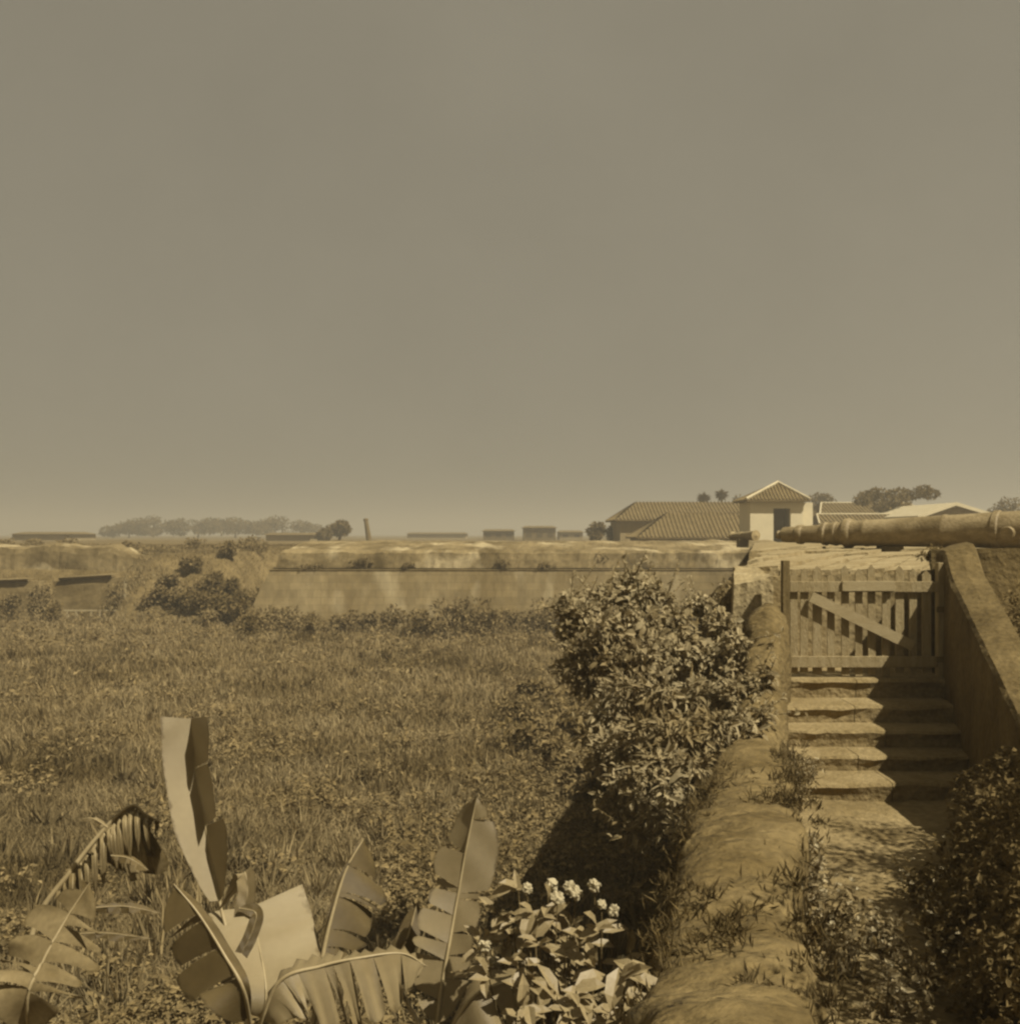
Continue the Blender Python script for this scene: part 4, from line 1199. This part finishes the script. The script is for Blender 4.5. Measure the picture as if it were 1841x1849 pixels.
# small flowering weeds along both sides of the path
def path_weed(label, base, h, r, n, nf, matn="shrub_leaf", group="flowering weeds along the path", name="path_weed", ll=.045):
    base = Vector(base)
    t = empty(name, base); tag(t, label, "weed", group)
    mb = MB(); tips = []
    for i in range(7):
        a_ = random.uniform(0, 6.28); q = random.uniform(.2, 1) * r
        e = base + Vector((q * math.cos(a_), q * math.sin(a_), h * random.uniform(.55, 1)))
        mb.tube([base - Vector((0, 0, .05)), base.lerp(e, .5) + Vector((0, 0, .1 * h)), e], [.007, .005, .002], 4); tips.append(e)
    mb.build("stem", MATS["stem"], t)
    tp = np.array([tuple(x) for x in tips]); bb = np.array(tuple(base))
    f = rng.uniform(.25, 1.05, (n, 1)); idx = rng.integers(0, len(tp), n)
    P = bb + (tp[idx] - bb) * f + rng.normal(size=(n, 3)) * r * .16
    L = ll * rng.uniform(.6, 1.4, n)
    leaves("foliage", P, rand_dirs(n), np.array([0, -.2, .8]) + rand_dirs(n) * .6, L, L * .5, MATS[matn], t)
    if nf:
        idx = rng.integers(0, len(tp), nf)
        P = bb + (tp[idx] - bb) * rng.uniform(.6, 1.1, (nf, 1)) + rng.normal(size=(nf, 3)) * r * .22
        m_ = []
        Pf = np.repeat(P, 4, 0); Df = rand_dirs(nf * 4); Df[:, 2] = np.abs(Df[:, 2]) * .6
        o = leaves("flowers", Pf, Df, np.tile([[0, -.5, .8]], (nf * 4, 1)) + rand_dirs(nf * 4) * .2, np.full(nf * 4, .022), np.full(nf * 4, .018), MATS["flower"], t)
        o["kind"] = "stuff"
    return t
wl_ = "low flowering weed with tiny white blooms growing between rounded wall and path"
wr_ = "low flowering weed with tiny white blooms on the shaded right side of the path"
for (u, v, Y, h, r, nf) in [(1432, 1470, 8.6, .26, .13, 5), (1445, 1500, 8.0, .26, .14, 7), (1455, 1560, 7.3, .28, .16, 10), (1470, 1640, 6.6, .3, .18, 14), (1490, 1720, 6.0, .32, .22, 16), (1525, 1800, 5.5, .3, .22, 16), (1600, 1720, 5.8, .16, .2, 12), (1600, 1820, 5.1, .2, .22, 12), (1440, 1390, 9.1, .4, .18, 3), (1450, 1330, 9.6, .3, .14, 2)]:
    x = X(u, Y); path_weed(wl_, (x, Y, terrace_z(x, Y)), h, r, 260, nf)
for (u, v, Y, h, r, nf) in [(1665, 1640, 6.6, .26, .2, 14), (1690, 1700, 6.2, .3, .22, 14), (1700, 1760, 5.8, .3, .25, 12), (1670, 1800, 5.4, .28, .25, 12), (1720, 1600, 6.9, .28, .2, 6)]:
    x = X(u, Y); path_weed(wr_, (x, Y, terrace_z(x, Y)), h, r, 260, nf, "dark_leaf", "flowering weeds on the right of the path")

# shaded shrubs on the bank right of the path
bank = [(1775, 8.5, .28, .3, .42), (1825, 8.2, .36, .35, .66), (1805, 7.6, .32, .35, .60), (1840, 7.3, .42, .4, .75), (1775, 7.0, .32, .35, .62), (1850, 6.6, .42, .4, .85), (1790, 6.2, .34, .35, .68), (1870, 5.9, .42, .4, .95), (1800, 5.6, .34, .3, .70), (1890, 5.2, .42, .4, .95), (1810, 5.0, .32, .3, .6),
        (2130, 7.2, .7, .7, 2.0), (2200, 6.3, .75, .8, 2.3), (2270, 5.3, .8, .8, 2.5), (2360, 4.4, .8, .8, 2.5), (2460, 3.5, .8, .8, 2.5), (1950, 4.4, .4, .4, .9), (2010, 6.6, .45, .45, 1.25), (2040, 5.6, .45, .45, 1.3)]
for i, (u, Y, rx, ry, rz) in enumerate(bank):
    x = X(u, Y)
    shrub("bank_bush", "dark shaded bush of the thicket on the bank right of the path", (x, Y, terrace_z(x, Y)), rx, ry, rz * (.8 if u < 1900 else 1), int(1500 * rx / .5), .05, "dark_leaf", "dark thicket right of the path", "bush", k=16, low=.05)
for (u, v, Y, lab) in [(1822, 1062, 10.5, "leafy weeds behind the sloping parapet below the cannon"), (1862, 1075, 10.2, "darker weeds behind the sloping parapet at the right edge")]:
    x = X(u, Y); z = terrace_z(x, Y)
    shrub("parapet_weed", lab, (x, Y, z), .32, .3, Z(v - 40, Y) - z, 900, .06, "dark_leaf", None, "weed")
q = at(1697, 1012, 11.3)
shrub("post_weed", "small dark weed tuft on top of the right gate post wall", (4.42, 11.6, 4.72), .14, .12, .16, 160, .05, "dark_leaf", None, "weed")

# ------------------------------------------------------------------ grass and weeds of the field
def field_points(n, vlo, vhi, ulo, uhi, jig=0):
    v = rng.uniform(vlo, vhi, n); u = rng.uniform(ulo, uhi, n)
    Yv = np.clip((EYE - .05) * FPX / (v - VH), 3, 68)
    Xv = (u - UC) / FPX * Yv
    keep = Xv < 2.0 + .222 * (Yv - 11.3)
    keep &= ~((Yv < 11.5) & (Xv > 0.2 + .235 * (Yv - 4.9)))
    keep &= ~((Yv > 59.3) & (Xv > -14.6))
    keep &= ~((Yv > 65.3) & (Xv > -45))
    return Xv[keep], Yv[keep]
# blades
Xv, Yv = field_points(110000, 1108, 2300, -500, 1700)
Zv = np.array([ground_z(x, y) for x, y in zip(Xv, Yv)])
nb = 5
B0 = np.repeat(np.stack([Xv, Yv, Zv], 1), nb, 0)
Yr = np.repeat(Yv, nb)
n = len(B0)
sc = .55 + Yr / 38
B0[:, :2] += rng.normal(size=(n, 2)) * (.05 * sc)[:, None]
patch = np.array([mnoise.noise(Vector((x * .35, y * .35, 2))) for x, y in zip(Xv, Yv)])
hm = np.repeat(1 + .55 * patch, nb)
H = rng.uniform(.10, .36, n) * hm * (.8 + Yr / 90)
a_ = rng.uniform(0, 2 * np.pi, n); lean = rng.uniform(.1, 1.0, n)
dirh = np.stack([np.cos(a_), np.sin(a_), np.zeros(n)], 1)
W = rng.uniform(.007, .013, n) * (.6 + Yr / 14)
b_ = rng.uniform(0, 2 * np.pi, n); sd = np.stack([np.cos(b_), np.sin(b_), np.zeros(n)], 1)
mid = B0 + dirh * (lean * H * .35)[:, None] + np.array([0, 0, 1]) * (H * .6)[:, None]
tip = B0 + dirh * (lean * H)[:, None] + np.array([0, 0, 1]) * (H * (1 - .25 * lean))[:, None]
V = np.stack([B0 - sd * W[:, None] * .5, B0 + sd * W[:, None] * .5, mid + sd * W[:, None] * .4, mid - sd * W[:, None] * .4, tip], 1).reshape(-1, 3)
k5 = (np.arange(n) * 5)[:, None]
g = np_mesh("grass", V, [k5 + np.array([[0, 1, 2, 3]]), k5 + np.array([[3, 2, 4]])], MATS["dry_grass"])
tag(g, "long dry grass covering the floor of the ditch", "grass", kind="stuff")
# taller tufts here and there
Xt, Yt_ = field_points(900, 1125, 2000, -200, 1300)
Zt = np.array([ground_z(x, y) for x, y in zip(Xt, Yt_)])
m_ = 22
B0 = np.repeat(np.stack([Xt, Yt_, Zt], 1), m_, 0); Yr = np.repeat(Yt_, m_); n = len(B0)
hs = np.repeat(rng.uniform(.45, 1.0, len(Xt)), m_)
B0[:, :2] += rng.normal(size=(n, 2)) * .07
D = rng.normal(size=(n, 3)) * .38 + np.array([0, 0, 1])
leaves("tall_grass", B0, D, rand_dirs(n), hs * rng.uniform(.5, 1.0, n) * .75, .010 + .0009 * Yr, MATS["dry_grass"])
tag(bpy.data.objects["tall_grass"], "taller tufts of dry grass scattered over the ditch floor", "grass", kind="stuff")
# broad-leaved ground weeds
Xv, Yv = field_points(80000, 1112, 2200, -300, 1700)
pn = np.array([mnoise.noise(Vector((x * .45, y * .45, 8))) + .5 * mnoise.noise(Vector((x * 1.5, y * 1.5, 5))) for x, y in zip(Xv, Yv)])
U = UC + Xv / Yv * FPX; Vv = VH + 5 * FPX / Yv
bias = .55 * (np.clip((U - 620) / 350, 0, 1)) * np.clip((Vv - 1290) / 150, 0, 1) + .35 * (Vv < 1190)
keep = pn + bias > .22
Xv, Yv = Xv[keep], Yv[keep]
Zv = np.array([ground_z(x, y) for x, y in zip(Xv, Yv)])
nl = 3
P = np.repeat(np.stack([Xv, Yv, Zv], 1), nl, 0); Yr = np.repeat(Yv, nl); n = len(P)
P[:, :2] += rng.normal(size=(n, 2)) * .09; P[:, 2] += rng.uniform(.08, .50, n)
L = rng.uniform(.025, .095, n) * (.72 + Yr / 30) * np.repeat(rng.uniform(.6, 1.5, len(Xv)), nl)
leaves("ground_weeds", P, rand_dirs(n) * np.array([1, 1, .45]), np.array([.1, -.2, .8]) + rand_dirs(n) * .55, L, L * .55, MATS["weed_leaf"])
tag(bpy.data.objects["ground_weeds"], "broad leaved weeds mixed through the grass of the ditch", "weeds", kind="stuff")
# grass on the far bank
n0 = 34000
Xv = rng.uniform(-45, -11, n0); Yv = rng.uniform(60, 86, n0); kk = (Xv < -15) | (Yv > 68)
Xv, Yv = Xv[kk], Yv[kk]; Zv = np.array([ground_z(x, y) for x, y in zip(Xv, Yv)])
n = len(Xv)
leaves("bank_grass", np.stack([Xv, Yv, Zv], 1), norm(rng.normal(size=(n, 3)) * .35 + np.array([0, 0, 1])), rand_dirs(n), rng.uniform(.08, .26, n), rng.uniform(.03, .06, n), MATS["dry_grass"])
tag(bpy.data.objects["bank_grass"], "dry grass on the bank behind the outwork wall", "grass", kind="stuff")
# tufts rooted on the rounded wall
Xw, Yw = [], []
PP = []
for c in range(230):
    y_ = random.uniform(2.5, 9.8); left = random.random() < .6
    o_ = random.gauss(-.40, .06) if left else random.gauss(.27, .08)
    if random.random() < .18: o_ = random.uniform(-.3, .25)
    rel = min(1.0, abs(o_) / .44)
    zt = 3.26 - .02 - .22 * rel ** 4 - (.18 if o_ < -.47 else 0)
    m_ = random.randint(12, 34); sp_ = random.uniform(.02, .07)
    for k in range(m_):
        PP.append((wall_cx(y_) + o_ + random.gauss(0, sp_), y_ + random.gauss(0, sp_), zt - .03))
P = np.array(PP); n = len(P)
leaves("wall_grass", P, norm(rng.normal(size=(n, 3)) * .55 + np.array([0, 0, .8])), rand_dirs(n), rng.uniform(.035, .10, n), rng.uniform(.007, .014, n), MATS["dry_grass"])
tag(bpy.data.objects["wall_grass"], "short grass sprouting on the shoulders of the rounded wall", "grass", kind="stuff")

# ------------------------------------------------------------------ haze
HAZE = True
if HAZE:
    hz = MB().box((-1600, -80, -1.5), (1600, 3100, 22)).build("haze", MATS["whitewash"])
    hm_ = bpy.data.materials.new("haze"); hm_.use_nodes = True
    hn, hl = hm_.node_tree.nodes, hm_.node_tree.links; hn.clear()
    vo = hn.new('ShaderNodeVolumePrincipled'); vo.inputs['Color'].default_value = (.60, .57, .475, 1)
    vo.inputs['Density'].default_value = 0.0022; vo.inputs['Anisotropy'].default_value = .2
    ho = hn.new('ShaderNodeOutputMaterial'); hl.new(vo.outputs[0], ho.inputs['Volume'])
    hz.data.materials.clear(); hz.data.materials.append(hm_)
    tag(hz, "thin pale haze over the whole place", "haze", kind="stuff")

# ------------------------------------------------------------------ labels that single out each of the look-alikes
ORD = "first second third fourth fifth sixth seventh eighth ninth tenth eleventh twelfth thirteenth fourteenth fifteenth sixteenth seventeenth eighteenth nineteenth twentieth".split()
ORD += ["twenty-" + w for w in ORD[:9]] + ["thirtieth"] + ["thirty-" + w for w in ORD[:9]]
def ordinals(group, text):
    obs = [o for o in bpy.data.objects if o.parent is None and o.get("group") == group]
    obs.sort(key=lambda o: o.location.x / max(o.location.y, .1))
    for k, o in enumerate(obs):
        o["label"] = text % ORD[k]
ordinals("shrubs along the foot of the rampart", "weedy shrub, %s from the left in the row at the rampart foot")
ordinals("thicket beside the rampart corner", "shaded shrub, %s from the left in the thicket by the rampart's left corner")
ordinals("low shrubs on the bank", "low pale shrub, %s from the left on the bank behind the outwork wall")
ordinals("flowering weeds along the path", "low white flowering weed, %s from the left between rounded wall and path")
ordinals("flowering weeds on the right of the path", "white flowering weed, %s from the left on the shaded side of the path")
ordinals("dark thicket right of the path", "dark shaded bush, %s from the left in the thicket right of the path")
ordinals("vines on the bastion flank", "leafy vine, %s from the left on the bastion flank behind the gate bush")
ordinals("loose shrubs in the ditch", "loose leafy shrub, %s from the left on the ditch floor beside the gate bush")
